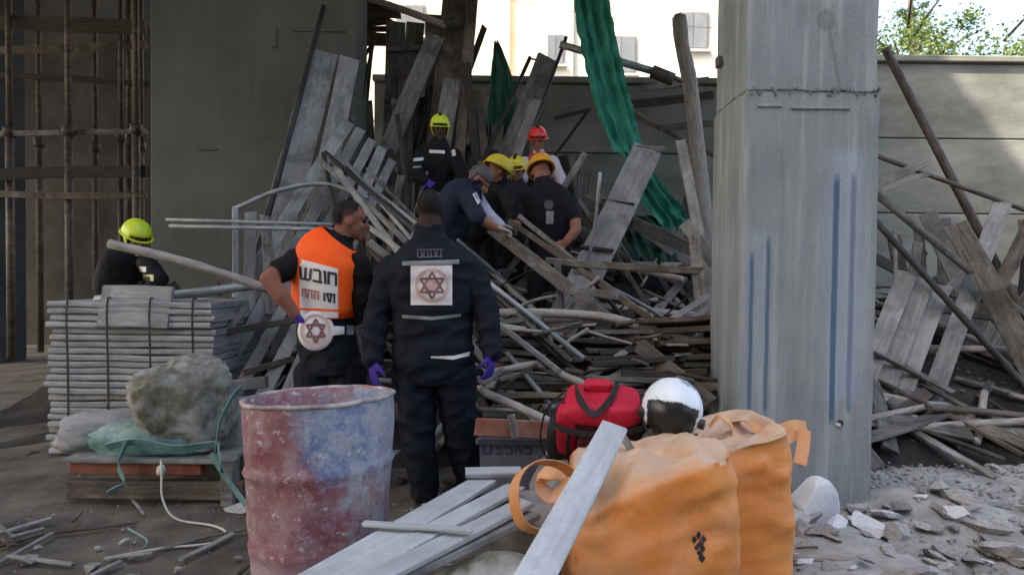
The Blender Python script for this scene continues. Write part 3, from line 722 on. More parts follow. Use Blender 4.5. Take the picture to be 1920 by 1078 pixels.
# the held and fallen timbers in front of the rescuers
PL('timber_plank', (922, 428, 4.95), (1072, 548, 4.35), 25, .03, 'weathered_wood', 'broad plank the rescuers lift at its upper end')
PL('timber_batten', (955, 415, 4.95), (1190, 580, 4.25), 11, .035, 'brown_wood', 'lower of two long battens slanting below the rescuers', 'batten')
PL('timber_batten', (972, 405, 5.0), (1240, 606, 4.2), 10, .03, 'weathered_wood', 'upper of two long battens slanting below the rescuers', 'batten')
PO('scaffold_tube', [(985, 418, 4.95), (1228, 602, 4.18)], 5, 'black_steel', 'thin black rod between the two long battens', 'rod')
PL('timber_batten', (1024, 489, 4.55), (1135, 500, 4.5), 13, .04, 'weathered_wood', 'level grey batten crossing under the long battens', 'batten')
PL('timber_batten', (1130, 497, 4.5), (1315, 508, 4.6), 14, .04, 'brown_wood', 'long level batten right of the barred plank foot', 'batten')
PL('timber_batten', (1045, 492, 4.5), (1052, 578, 4.4), 13, .03, 'weathered_wood', 'short upright batten carrying the level grey batten', 'batten')
PL('timber_plank', (1070, 545, 4.3), (1160, 556, 4.3), 16, .03, 'weathered_wood', 'flat board at the foot of the lifted plank')
PO('timber_log', [(925, 587, 4.0), (1060, 588, 4.0), (1150, 598, 4.0), (1235, 622, 3.98), (1330, 648, 3.95)], 17, 'log_bark', 'long round log running level from the dark jacket to the column', 'log', .07)
for nm, pts, w, mt, lb in (
        ('timber_log', [(998, 604, 3.95), (1006, 640, 3.95), (1010, 690, 3.9)], 9, 'log_bark', 'thin pale stick standing under the long log'),
        ('timber_log', [(1008, 598, 4.02), (1030, 650, 4.0), (1052, 702, 3.95)], 13, 'log_bark', 'thicker stick slanting down under the long log'),
        ('timber_log', [(1036, 645, 4.0), (1080, 680, 3.95), (1126, 716, 3.9)], 10, 'log_bark', 'slanting stick ending at the red backpack'),
        ('timber_log', [(1004, 680, 3.7), (1060, 705, 3.65), (1120, 732, 3.6)], 17, 'log_bark', 'knotty log ending behind the red backpack handle'),
        ('timber_log', [(908, 700, 3.7), (960, 690, 3.7), (1020, 678, 3.7)], 13, 'log_bark', 'upper short log right of the gloved hand'),
        ('timber_log', [(935, 712, 3.75), (1000, 696, 3.75)], 10, 'log_bark', 'smaller short log under the upper short log'),
        ('timber_log', [(900, 733, 3.5), (960, 758, 3.45), (1030, 790, 3.4)], 17, 'log_bark', 'pale log sloping to the left side of the red backpack'),
        ('timber_log', [(905, 722, 3.6), (946, 690, 3.6)], 10, 'pale_wood', 'pale split stick near the right gloved hand'),
        ('timber_log', [(895, 768, 3.6), (968, 772, 3.6)], 13, 'log_bark', 'stubby log beside the dark trouser leg')):
    PO(nm, pts, w, mt, lb, 'log', .08)
for k, (x0, y0, x1, y1) in enumerate(((1252, 608, 1326, 556), (1262, 624, 1328, 576), (1282, 634, 1330, 602))):
    PL('timber_batten', (x0, y0, 4.1), (x1, y1, 4.3), 12, .035, 'pale_wood', ('top', 'middle', 'lowest')[k] + ' of three pale batten ends against the left column edge', 'batten')
PL('timber_plank', (892, 800, 3.0), (1040, 808, 3.0), 34, .03, 'red_board', 'dull red board above the grey tub', 'board')
PL('timber_plank', (905, 775, 3.5), (975, 778, 3.5), 14, .03, 'weathered_wood', 'pinkish grey board over the dull red board', 'board')
PL('timber_block', (958, 778, 2.97), (966, 818, 2.97), 15, .03, 'weathered_wood', 'small upright block on the dull red board', 'block')

# the layered stack of flattened timber behind the backpack
for row in range(12):
    y = 612 + row * 12.5
    x = 905 + R.uniform(0, 50)
    while x < 1335:
        w = R.uniform(45, 190); d = 4.05 - row * .028 + R.uniform(-.03, .03)
        y1 = y + R.gauss(0, 9)
        PL('stacked_plank', (x, y + R.uniform(-2, 2), d), (x + w, y1, d + R.uniform(-.1, .15)), R.uniform(8, 12.5), R.uniform(.12, .3), (mt := R.choice(['weathered_wood', 'brown_wood', 'brown_wood', 'dark_wood', 'dark_wood'])), (lb := '%s plank in the %s of the flattened timber stack behind the red backpack' % ({'w': 'grey', 'b': 'brown', 'd': 'dark'}[mt[0]], ('top layers', 'upper middle', 'lower middle', 'bottom layers')[row // 3])), 'plank', group=lb.replace(' plank', ' planks'), roll=R.uniform(-14, 14), bow=.02)
        x += w + R.uniform(-15, 25)
for k in range(20):                      # sticks and rods lying over the flattened stack
    x, y = R.uniform(905, 1310), R.uniform(600, 745); L = R.uniform(30, 110); a = R.gauss(0, .3)
    d = 3.85 - (y - 600) * .0022; mt = R.choice(['log_bark', 'weathered_wood', 'brown_wood', 'rusty_steel', 'log_bark']); x1, y1 = x + math.cos(a)*L, y + math.sin(a)*L
    tone = {'l': 'round bark', 'w': 'grey', 'b': 'brown', 'r': 'rusty'}[mt[0]]; side = 'left half' if x < 1090 else 'right half'
    PO('loose_stick', [(x, y, d), ((x + x1)/2, (y + y1)/2 + R.uniform(-1, 1), d - .01), (x1, y1, d)], R.uniform(4, 9), mt, '%s stick lying over the %s of the flattened timber stack' % (tone, side), 'stick', .06, group='%s sticks, %s of the stack' % (tone, side))
# the long debris slope: loose timber of all lengths lying on the mound
def scatter(n, xr, yr, label, group, mats, lmin, lmax, steep=.25, rr=.3, lift=.03, bias=None):
    for _ in range(n):
        x, y = R.uniform(*xr), R.uniform(*yr)
        L = R.uniform(lmin, lmax); a = R.uniform(0, math.pi) if bias is None else R.gauss(*bias)
        dx, dy = math.cos(a) * L/2, math.sin(a) * L/2
        z0, z1 = mound(x - dx, y - dy), mound(x + dx, y + dy)
        zm = max(mound(x, y) - (z0 + z1)/2, 0)
        t_ = R.uniform(-steep, steep) * L/2
        lf = R.uniform(0.0, lift) + zm
        p0, p1 = V((x - dx, y - dy, z0 + lf + max(0, t_))), V((x + dx, y + dy, z1 + lf + max(0, -t_)))
        mt = R.choice(mats)
        tone = {'weathered_wood': 'grey', 'brown_wood': 'brown', 'pale_wood': 'pale', 'dark_wood': 'dark', 'galvanised': 'steel grey', 'fore_wood': 'pale'}[mt]
        size = 'short' if L < lmin + (lmax - lmin) * .4 else 'long'
        label_, group_ = ['%s %s %s' % (size, tone, l) for l in label], '%s %s, %s' % (size, tone, group)
        if R.random() < rr: pole('loose_pole', [p0, p1], R.uniform(.015, .032), 'log_bark' if mt not in ('galvanised', 'black_steel') else mt, label_[1], 'pole', group_ + ' poles', knots=.05, sides=8)
        else: plank('loose_plank', p0, p1, R.uniform(.04, .14), R.uniform(.02, .035), mt if mt not in ('galvanised', 'black_steel') else 'weathered_wood', label_[0], 'plank', group_ + ' planks', hint=V((R.uniform(-.6, .6), R.uniform(-.9, .2), 1)), bow=.02)
W4 = ['weathered_wood', 'weathered_wood', 'brown_wood', 'pale_wood', 'dark_wood', 'galvanised']
scatter(60, (.7, 2.2), (4.5, 5.6), ('plank heaped between the barred plank and the column', 'pole heaped between the barred plank and the column'), 'heap left of the column', W4, .35, 1.2, .3, .25)
scatter(60, (-.5, 1.1), (4.2, 5.0), ('plank on the slope below the rescuers', 'pole on the slope below the rescuers'), 'slope below the rescuers', W4, .3, 1.1, .25, .35)
scatter(36, (-.6, 2.2), (5.7, 7.6), ('plank on the crest around the rescuers', 'pole on the crest around the rescuers'), 'crest around the rescuers', W4, .5, 1.6, .6, .3)
scatter(26, (-2.4, -.5), (4.7, 6.0), ('plank under the leaning formwork panels', 'pole under the leaning formwork panels'), 'timber under the formwork', W4, .4, 1.4, .3, .35)
scatter(22, (-.35, .5), (3.75, 4.2), ('plank at the foot of the slope beside the medic in dark jacket', 'pole at the foot of the slope beside the medic in dark jacket'), 'foot of the slope', W4, .25, .8, .1, .45)
scatter(80, (2.7, 6.6), (5.0, 7.6), ('plank in the wreckage right of the column', 'pole in the wreckage right of the column'), 'wreckage right of the column', W4, .5, 1.9, .55, .35, lift=.3)
scatter(34, (2.35, 4.6), (4.15, 5.0), ('plank low at the edge of the wreckage right of the column', 'pole low at the edge of the wreckage right of the column'), 'low edge of the wreckage', W4, .4, 1.2, .15, .35)

# standing wreckage: battens and boards thrust up out of the heap behind the rescuers
def thicket(n, px, dr, tops, label, group, mats, lean=.22):
    for k in range(n):
        d = R.uniform(*dr); x = R.uniform(*px); b0 = P(x, 500, d); zb = mound(b0.x, d) - .05
        tp = P(x + R.gauss(0, lean) * 200, R.uniform(*tops), d + R.uniform(-.1, .5))
        p0 = V((b0.x, d, zb)); mt = R.choice(mats); w = R.uniform(.035, .17)
        tone = {'weathered_wood': 'grey', 'brown_wood': 'brown', 'pale_wood': 'pale', 'dark_wood': 'dark'}[mt]; sz = 'broad' if w > .10 else 'narrow'
        plank('standing_board', p0, tp, w, R.uniform(.02, .05), mt, '%s %s %s' % (sz, tone, label), 'board', '%s %s %s' % (sz, tone, group), hint=V((R.uniform(-.8, .8), -1, .2)), bow=.015)
T4 = ['weathered_wood', 'brown_wood', 'brown_wood', 'dark_wood', 'weathered_wood']
thicket(46, (700, 940), (6.4, 7.5), (120, 330), 'board thrust upright out of the heap behind the lime helmet', 'boards upright behind the lime helmet', T4)
thicket(22, (930, 1090), (6.6, 7.6), (230, 380), 'board thrust upright behind the red helmet', 'boards upright behind the red helmet', T4)
thicket(20, (1090, 1330), (6.0, 7.4), (330, 450), 'board poking up beside the torn green net', 'boards beside the torn net', T4, .4)
thicket(20, (660, 780), (5.6, 6.3), (330, 430), 'board poking up between the two medics', 'boards between the medics', T4, .4)
thicket(16, (420, 600), (5.0, 5.9), (520, 600), 'board stub in the dark gap left of the orange vest', 'board stubs left of the vest', T4, .4)
thicket(34, (1640, 1960), (5.6, 7.6), (330, 600), 'board poking up out of the wreckage right of the column', 'boards upright right of the column', ['weathered_wood', 'brown_wood', 'dark_wood', 'pale_wood'], .5)

# tangle of thin bent rods and pipes thrown over the heap
for k in range(64):
    xa, ya, da = R.uniform(560, 1310), R.uniform(330, 560), R.uniform(4.6, 6.0)
    b0 = P(xa, ya, da); zb = mound(b0.x, da)
    p0 = V((b0.x, da, zb + R.uniform(0, .25))); a = R.uniform(0, 6.28); L = R.uniform(.4, 1.4); e = R.gauss(.25, .45)
    p2 = p0 + V((math.cos(a) * L, math.sin(a) * L * .45, e * L)); p2.z = max(p2.z, mound(p2.x, p2.y) + .02); p1 = (p0 + p2) / 2 + V((R.uniform(-.1, .1), R.uniform(-.06, .06), R.uniform(-.02, .16)))
    if p2.y < 4.3 or p2.y > 8.8: continue
    mt = R.choice(['galvanised', 'rusty_steel', 'black_steel', 'log_bark', 'rusty_steel']); tone = {'g': 'grey steel', 'r': 'rusty', 'b': 'black', 'l': 'bark'}[mt[0]]
    wh = 'left of the rescuers' if p0.x < -.35 else ('below the rescuers' if p0.x < .6 else 'right of the rescuers')
    bend = (p1 - (p0 + p2) / 2).length > .09
    lb = '%s %s rod tangled in the heap %s' % ('bent' if bend else 'straight', tone, wh)
    pole('bent_rod', [p0, p1, p2], R.uniform(.008, .02), mt, lb, 'rod', lb.replace('rod', 'rods'), sides=7, n=9)
# wreckage right of the column: the pieces one can pick out
PO('leaning_prop', [(1660, 92, 6.6), (1690, 150, 6.5), (1762, 290, 6.25)], 15, 'rusty_steel', 'dark slanting prop against the wall right of the column', 'prop', .02)
fr_ = empty('formwork_panel', P(1700, 690, 4.9), 'grooved pale formwork panel propped up right of the column', 'formwork')
for i, (x0, y0, x1, y1) in enumerate(((1702, 512, 1640, 672), (1734, 524, 1672, 690), (1766, 536, 1704, 706))):
    PL('board', (x0, y0, 5.2), (x1, y1, 4.9), 33, .03, 'pale_wood', None, parent=fr_)
    PL('board', (x1 - 5, y1 + 14, 4.88), (x1 - 28, y1 + 72, 4.78), 31, .03, 'pale_wood', None, parent=fr_)
PL('batten', (1636, 660, 4.86), (1735, 712, 4.86), 7, .04, 'dark_wood', None, parent=fr_)
for x0, y0, d0, x1, y1, d1, w, mt, lb in (
        (1636, 408, 5.3, 1730, 512, 5.1, 12, 'black_steel', 'black tube above the grooved formwork panel'),
        (1640, 362, 5.6, 1745, 448, 5.4, 13, 'weathered_wood', 'grey pole above the black tube right of the column'),
        (1636, 290, 6.0, 1760, 335, 5.9, 9, 'rusty_steel', 'rusty rod low on the wall right of the column'),
        (1636, 768, 4.6, 1770, 822, 4.5, 12, 'galvanised', 'grey tube below the grooved formwork panel'),
        (1634, 738, 4.7, 1760, 764, 4.6, 14, 'log_bark', 'round log along the foot of the grooved formwork panel'),
        (1630, 905, 4.0, 1668, 942, 3.9, 11, 'pale_wood', 'short pale stick at the right foot of the column')):
    PO('scaffold_tube' if mt != 'log_bark' else 'timber_log', [(x0, y0, d0), (x1, y1, d1)], w, mt, lb, 'tube' if mt in ('black_steel', 'galvanised', 'rusty_steel') else 'pole', .03)
PL('timber_plank', (1648, 345, 5.7), (1745, 300, 5.6), 16, .02, 'pale_wood', 'upper of two white laths right of the column', 'lath')
PL('timber_plank', (1652, 358, 5.65), (1740, 326, 5.6), 10, .02, 'pale_wood', 'lower of two white laths right of the column', 'lath')
PL('timber_plank', (1790, 420, 5.4), (1905, 640, 5.0), 40, .03, 'weathered_wood', 'wide grey plank lying slanted at far right edge')
PL('timber_plank', (1880, 380, 5.8), (1800, 600, 5.2), 30, .03, 'pale_wood', 'pale plank crossing the wide grey plank at far right')

# props and rails under the unfinished slab, far left
for k, (px, d, w) in enumerate(((228, 7.6, 9), (243, 7.9, 10), (256, 7.2, 11), (266, 8.2, 8), (20, 7.4, 11), (75, 8.0, 9), (130, 7.3, 11), (180, 8.3, 9))):
    q = P(px, 500, d); r_ = M_(w, d) / 2
    sp_ = empty('shoring_prop', (q.x, d, 0), ('thinnest', 'second', 'thick brown', 'far grey', 'outermost', 'second outermost', 'stout', 'distant')[k] + ' shoring prop under the slab left of the pier', 'prop')
    vs, fs = tube_mesh([V((q.x, d, mound(q.x, d) - .03)), V((q.x, d, 3.0))], r_ * 1.25, 9); link('outer_tube', mesh('outer_tube', vs, fs, True), MATS['brown_wood' if k % 2 else 'rusty_steel'], sp_)
    vs, fs = tube_mesh([V((q.x, d, 2.98)), V((q.x, d, 5.44))], r_, 9); link('inner_tube', mesh('inner_tube', vs, fs, True), MATS['rusty_steel'], sp_)
    vs, fs = tube_mesh([V((q.x, d, 2.92)), V((q.x, d, 3.04))], r_ * 2.0, 9); link('collar', mesh('collar', vs, fs, True), MATS['rusty_steel'], sp_)
for k, (x0, y0, x1, y1, d, w, mt) in enumerate(((-40, 40, 275, 52, 7.5, 26, 'dark_wood'), (-40, 96, 275, 84, 7.7, 14, 'brown_wood'), (-30, 252, 275, 246, 7.4, 10, 'weathered_wood'), (-30, 330, 275, 322, 7.3, 22, 'dark_wood'), (-30, 362, 275, 366, 7.2, 12, 'brown_wood'), (-30, 140, 275, 160, 7.9, 12, 'dark_wood'))):
    PL('waler', (x0, y0, d), (x1, y1, d), w, .08, mt, ('highest thick dark', 'second brown', 'grey', 'thick dark lower', 'lowest brown', 'thin dark upper')[k] + ' waler crossing the props left of the pier', 'waler')
# ------------------------------------------------------------------ hanging debris netting
def drape(name, path, mat, label, folds=3, amp=.05, n=40, m=28, seed=0, frag=0.0):
    """path: (px, py, depth, half width px); a sheet hanging in pleats"""
    cs = resample([P(a, b_, c) for a, b_, c, w in path], n)
    ws = resample([V((M_(w, c), 0, 0)) for a, b_, c, w in path], n)
    vs, fs = [], []
    for i in range(n + 1):
        for j in range(m + 1):
            u = j / m * 2 - 1
            ph = folds * math.pi * u + 2.6 * noise.noise(V((i * 2.2 / n, seed, u * 1.6))) + 1.5 * i / n * noise.noise(V((u * 2, seed, 4)))
            y = amp * (.45 + .9 * abs(noise.noise(V((u * 2.1, i * 3 / n, seed + 8))))) * math.sin(ph) + .8 * amp * noise.noise(V((u * 4, i * .22, seed + 3)))
            x = u * ws[i].x * (1 + .10 * noise.noise(V((i * .3, seed, 7 + (j > m/2)))))
            z = .02 * noise.noise(V((u * 3, i * .3, seed)))
            if i == n and frag: z -= frag * abs(noise.noise(V((u * 6, seed, 1))))
            vs.append(cs[i] + V((x, y - abs(u) * amp, z)))
    for i in range(n):
        for j in range(m): fs.append((i*(m+1) + j, i*(m+1) + j + 1, (i+1)*(m+1) + j + 1, (i+1)*(m+1) + j))
    o = link(name, mesh(name, vs, fs, True), MATS[mat])
    return tag(o, label, 'netting')
drape('debris_net', [(1103, -30, 6.7, 31), (1116, 60, 6.65, 34), (1136, 150, 6.55, 34), (1156, 225, 6.4, 34), (1178, 290, 6.2, 27)], 'net_green', 'long bright green net hanging down in front of the white building', 3.1, .06, n=70, m=60, seed=2)
drape('debris_net', [(1180, 285, 6.1, 20), (1212, 345, 6.0, 26), (1240, 390, 5.9, 34), (1262, 418, 5.85, 30)], 'net_green', 'torn green net end behind the bright barred plank', 3, .06, n=22, seed=5, frag=.25)
drape('debris_net', [(930, 78, 7.1, 3), (937, 120, 7.1, 14), (942, 170, 7.05, 24), (945, 235, 7.0, 34)], 'net_dark', 'dark green net wedge hanging left of the wide leaning plank', 2, .05, n=20, seed=9)
drape('debris_net', [(668, 118, 6.8, 10), (668, 165, 6.75, 17), (664, 240, 6.7, 20)], 'net_dark', 'small green net scrap behind the tall leaning formwork', 2, .04, n=18, seed=12)
drape('debris_net', [(1200, 405, 5.9, 30), (1215, 440, 5.75, 44), (1225, 480, 5.6, 40)], 'net_dark', 'dark green net scrap lying on the heap behind the barred plank', 3, .05, n=18, seed=15, frag=.2)

# ------------------------------------------------------------------ paint-splashed drum
dc = P(593, 745, 2.30)
DH = dc.z + .012
def lathe(prof, seg=56, dent=0.0):
    vs, fs = [], []
    for k, (r, z) in enumerate(prof):
        for i in range(seg):
            a = 2 * math.pi * i / seg
            q = dent * (noise.noise(V((math.cos(a) * 2.2, math.sin(a) * 2.2, z * 3.5))) + .5 * noise.noise(V((math.cos(a) * 6, math.sin(a) * 6, z * 9)))) if dent else 0
            vs.append((math.cos(a) * (r + q), math.sin(a) * (r + q), z))
    for k in range(len(prof) - 1):
        for i in range(seg): fs.append((k*seg + i, k*seg + (i+1) % seg, (k+1)*seg + (i+1) % seg, (k+1)*seg + i))
    return vs, fs
prof = []
for i in range(44):
    z = DH * i / 43
    r = .243 + (.280 - .243) * (z / DH) ** .9
    for zr in (.30, .575): r += .013 * math.exp(-((z - zr) / .011) ** 2)
    prof.append((r, z))
rt = prof[-1][0]
prof += [(rt - .006, DH + .001), (rt - .012, DH - .004), (rt - .018, DH - .10), (rt - .028, DH - .22), (.0, DH - .23)]
vs, fs = lathe(prof, 96, .011)
drum = bpy.data.objects.new('steel_drum', mesh('steel_drum', vs, fs, True)); drum.data.materials.append(MATS['drum_paint']); COL.objects.link(drum)
tag(drum, 'open steel drum splashed with red and blue paint in the foreground', 'drum')
drum.location = (dc.x + .028, 2.30, -.015); drum.rotation_euler = (rad(-3.2), rad(-2.2), 0)
def ring(r, z, t_):
    pts = []
    for i in range(97):
        a = 2*math.pi*i/96; q_ = .011 * (noise.noise(V((math.cos(a) * 2.2, math.sin(a) * 2.2, z * 3.5))) + .5 * noise.noise(V((math.cos(a) * 6, math.sin(a) * 6, z * 9)))); pts.append(V((math.cos(a) * (r + q_), math.sin(a) * (r + q_), z + .006 * noise.noise(V((math.cos(a) * 3, math.sin(a) * 3, 2))))))
    return tube_mesh(pts, t_, 8, cap=False, hint=V((0, 0, 1)))
m_, t, b = nodes('drum_rim')
v = coords(t); col = mixc(t, ramp(t, nz(t, v, 8, 5, .7), .4, .6), (.20, .17, .17), (.46, .40, .37))
t.links.new(mixc(t, ramp(t, nz(t, v, 5, 5, .7), .55, .62), col, (.42, .16, .13)), b.inputs['Base Color']); b.inputs['Roughness'].default_value = .7
vs, fs = ring(rt - .001, DH, .009); local_link('rim', mesh('rim', vs, fs, True), MATS['drum_rim'], drum)
vs, fs = lathe([(0, DH - .155), (.14, DH - .15), (.255, DH - .165)], 40); local_link('slurry', mesh('slurry', vs, fs, True), MATS['rubble'], drum)

# ------------------------------------------------------------------ orange bulk bags
def bulk_bag(name, c, hw, hd, top, label, seed, slump):
    """superellipse sack; top(x, y) gives the height of the slumped top"""
    n, m, k = 110, 40, 22
    vs, fs = [], []
    def rim(a, s=1.0):
        ca, sa = math.cos(a), math.sin(a); e = .42
        return (math.copysign(abs(ca) ** e, ca) * hw * s, math.copysign(abs(sa) ** e, sa) * hd * s)
    for j in range(m + 1):
        v_ = j / m
        for i in range(n):
            a = 2 * math.pi * i / n
            x, y = rim(a); zt = top(x, y)
            z = zt * v_
            bl = 1 + .06 * math.sin(math.pi * min(1, v_ * 1.1)) - .05 * sstep(.86, 1, v_) * 1.0
            w = 0.010 * sstep(.55, .85, v_) * noise.noise(V((x * 3.5 + seed, y * 3.5, z * 15))) + .014 * noise.noise(V((x * 5, y * 5 + seed, z * 4))) + .006 * noise.noise(V((x * 13, y * 13, z * 22 + seed))) + .012 * (.5 - 1.6 * abs(noise.noise(V((x * 4.2 + seed, y * 4.2, z * 5.5))))) + .010 * sstep(.5, .9, v_) * (.5 - 1.6 * abs(noise.noise(V((x * 9, y * 9 + seed, z * 13)))))
            f = bl + w / hw
            vs.append((x * f, y * f, z))
    for j in range(m):
        for i in range(n): fs.append((j*n + i, j*n + (i+1) % n, (j+1)*n + (i+1) % n, (j+1)*n + i))
    base = m * n
    for j in range(1, k + 1):
        s = 1 - j / k
        o_ = len(vs)
        for i in range(n):
            a = 2 * math.pi * i / n; x, y = rim(a, s)
            rough = .034 * (1 - 2.2 * abs(noise.noise(V((x * 5 + seed, y * 5, 1))))) + .016 * noise.noise(V((x * 11 + seed, y * 11, 1))) + .014 * noise.noise(V((x * 19, y * 19, seed))) + .008 * noise.noise(V((x * 40, y * 40, seed)))
            z = top(x, y) + slump * (1 - s ** 2) + rough * min(1, j / 3)
            vs.append((x * (1.01 if j < 2 else 1), y, z))
        for i in range(n): fs.append((base + i, base + (i+1) % n, o_ + (i+1) % n, o_ + i))
        base = o_
    o = bpy.data.objects.new(name, mesh(name, vs, fs, True)); o.data.materials.append(MATS['bag_orange']); COL.objects.link(o)
    o.location = c
    return tag(o, label, 'bag')
bagA = bulk_bag('bulk_bag', (.505, 2.27, -.01), .285, .31, lambda x, y: .545 + .16 * sstep(-.3, .28, x) * (1 - .55 * sstep(-.2, .3, y)) + .02 * y - .10 * sstep(-.02, -.30, x) * sstep(.1, -.3, y), 'front orange bulk bag with dusty slumped top and small dark print', 1.3, .02)
bagA.rotation_euler = (0, 0, rad(-4))
bagB = bulk_bag('bulk_bag', (.915, 2.66, -.01), .255, .27, lambda x, y: .60 + .07 * sstep(-.1, .25, x), 'orange bulk bag behind, its strap end sticking up by the column', 4.7, -.05)
def strap(parent, pts, W, name='lifting_strap', mat='orange_strap', wdir=V((0, 1, .15)), T=.0035, n=26):
    return link(name, ribbon_mesh([P(*p) for p in pts], W, T, wdir, n), MATS[mat], parent)
strap(bagA, [(1085, 900, 2.12), (1050, 872, 2.05), (1000, 868, 1.98), (968, 900, 1.93), (966, 950, 1.91), (985, 988, 1.92), (1030, 1000, 1.99)], .045, wdir=V((.55, -.5, .5)))
strap(bagA, [(1075, 905, 2.14), (1040, 885, 2.10), (1015, 905, 2.06), (1035, 930, 2.03), (1075, 900, 2.05)], .07, wdir=V((.2, .9, .4)))
strap(bagA, [(1255, 862, 2.45), (1290, 838, 2.47), (1335, 850, 2.46), (1355, 880, 2.40)], .05, wdir=V((.2, .8, .3)))
strap(bagA, [(1185, 900, 2.32), (1215, 872, 2.38), (1255, 862, 2.42)], .012, name='tie_cord', mat='weathered_wood')
strap(bagA, [(1245, 862, 2.38), (1252, 892, 2.30), (1300, 905, 2.22)], .014, name='tie_cord', mat='weathered_wood')
strap(bagB, [(1300, 848, 2.55), (1330, 870, 2.46), (1385, 862, 2.48), (1420, 848, 2.55)], .06, wdir=V((.1, .7, .7)))
strap(bagB, [(1372, 792, 2.80), (1405, 790, 2.62), (1428, 820, 2.52), (1442, 868, 2.45)], .035, wdir=V((.8, -.4, .2)))
strap(bagB, [(1448, 858, 2.52), (1460, 822, 2.55), (1488, 806, 2.58), (1512, 808, 2.6)], .085, wdir=V((.15, .45, .8)), T=.012)
strap(bagB, [(1508, 806, 2.56), (1506, 835, 2.52), (1500, 870, 2.47)], .05, wdir=V((.9, -.3, 0)))
strap(bagB, [(1330, 800, 2.62), (1350, 780, 2.62), (1372, 800, 2.62), (1366, 838, 2.60)], .04, wdir=V((.3, .8, .3)))

def bvh_of(o):
    dg = bpy.context.evaluated_depsgraph_get()
    mt = o.matrix_basis
    return BVHTree.FromPolygons([mt @ v.co for v in o.data.vertices], [tuple(p.vertices) for p in o.data.polygons])
def ray_decal(bvh, quads, off=.004, nu=6, nv=6, name='print'):
    """flat print: quads given by four picture points are laid on the surface they are seen on"""
    vs, fs = [], []
    org = V((0, 0, CAM_H))
    for q in quads:
        i0 = len(vs); ok = True; tmp = []
        for i in range(nu + 1):
            for j in range(nv + 1):
                u, w = i / nu, j / nv
                x = (q[0][0]*(1-u)*(1-w) + q[1][0]*u*(1-w) + q[2][0]*u*w + q[3][0]*(1-u)*w)
                y = (q[0][1]*(1-u)*(1-w) + q[1][1]*u*(1-w) + q[2][1]*u*w + q[3][1]*(1-u)*w)
                d = ray(x, y).normalized(); h = bvh.ray_cast(org, d)
                if h[0] is None: ok = False; break
                tmp.append(h[0] - d * off)
            if not ok: break
        if not ok: continue
        vs += tmp
        for i in range(nu):
            for j in range(nv): fs.append((i0 + i*(nv+1) + j, i0 + (i+1)*(nv+1) + j, i0 + (i+1)*(nv+1) + j + 1, i0 + i*(nv+1) + j + 1))
    return mesh(name, vs, fs, True)
bA = bvh_of(bagA)
def diamond(cx, cy, w, h): return [(cx, cy - h), (cx + w, cy), (cx, cy + h), (cx - w, cy)]
link('dark_print', ray_decal(bA, [diamond(1310, 1003, 5, 9), diamond(1302, 1011, 5, 8), diamond(1319, 1010, 6, 8), diamond(1313, 1020, 7, 7), diamond(1306, 1026, 5, 6), diamond(1318, 1028, 5, 7), diamond(1312, 1036, 6, 7), diamond(1316, 1046, 7, 9)], .003, 4, 4), MATS['letter_black'], bagA)

# ------------------------------------------------------------------ foreground planks
def deck(nl, nr, fl, fr, z0, z1, T, label, ext=.4, mat='fore_wood'):
    a = (PG(*nl, z0) + PG(*nr, z0)) / 2; c = (PG(*fl, z1) + PG(*fr, z1)) / 2
    ax = (c - a).normalized(); dv = PG(*fr, z1) - PG(*fl, z1); dn = PG(*nr, z0) - PG(*nl, z0)
    W = ((dv - ax * dv.dot(ax)).length + (dn - ax * dn.dot(ax)).length) / 2
    plank('timber_plank', a - ax * ext, c, W, T, mat, label, 'plank', hint=V((0, 0, 1)), bow=.004)
deck((584, 1078), (624, 1078), (866, 902), (953, 897), .44, .40, .022, 'leftmost grey foreground plank beside the paint-splashed drum')
deck((630, 1078), (684, 1078), (957, 903), (972, 926), .44, .40, .022, 'second grey foreground plank from the drum')
deck((690, 1078), (735, 1078), (975, 932), (998, 952), .44, .40, .022, 'third grey foreground plank from the drum')
deck((740, 1078), (772, 1078), (990, 958), (1012, 972), .40, .36, .03, 'outermost rough plank edge of the foreground planks', mat='pale_wood')
plank('timber_batten', PG(684, 990, .44) + V((0, 0, .016)), PG(885, 1002, .44) + V((0, 0, .016)), .03, .012, 'fore_wood', 'thin lath lying across the foreground planks', 'lath', hint=V((0, 0, 1)))
plank('timber_batten', PG(874, 886, .44), PG(975, 884, .44), .045, .03, 'fore_wood', 'short board end beyond the foreground planks', 'board', hint=V((0, -.5, 1)))
q0, q1 = P(1152, 800, 2.10), P(1002, 1078, 1.45)
ax = (q1 - q0).normalized()
plank('timber_plank', q0, q1 + ax * .75, .092, .024, 'fore_wood', 'single pale plank slanting over the front orange bag', 'plank', hint=V((.25, -.15, 1)), bow=.003)
PL('timber_batten', (1168, 818, 2.35), (1195, 860, 2.28), 14, .02, 'pale_wood', 'short pale peg right of the single slanting plank', 'peg')

# supports under the planks: sacks, blocks
def blob(name, c, s, mat, label, cat, seed=0, amp=.10, fold=.04, rot=0.0, sub=4):
    bm = bmesh.new(); bmesh.ops.create_icosphere(bm, subdivisions=sub, radius=1.0)
    for v in bm.verts:
        p = v.co.normalized()
        q = V([math.copysign(abs(k_) ** .75, k_) for k_ in p])
        f = 1 + amp * noise.noise(p * 1.6 + V((seed, 0, 0))) + fold * (1 - 2 * abs(noise.noise(p * 4.5 + V((0, seed, 0))))) + .5 * fold * noise.noise(p * 11 + V((seed, seed, 0)))
        v.co = V((q.x * s[0], q.y * s[1], q.z * s[2])) * f
        if v.co.z < -s[2] * .82: v.co.z = -s[2] * .82
    o = bpy.data.objects.new(name, bm_mesh(name, bm, True)); o.data.materials.append(MATS[mat]); COL.objects.link(o)
    o.location = c; o.rotation_euler = (0, 0, rot)
    return tag(o, label, cat)
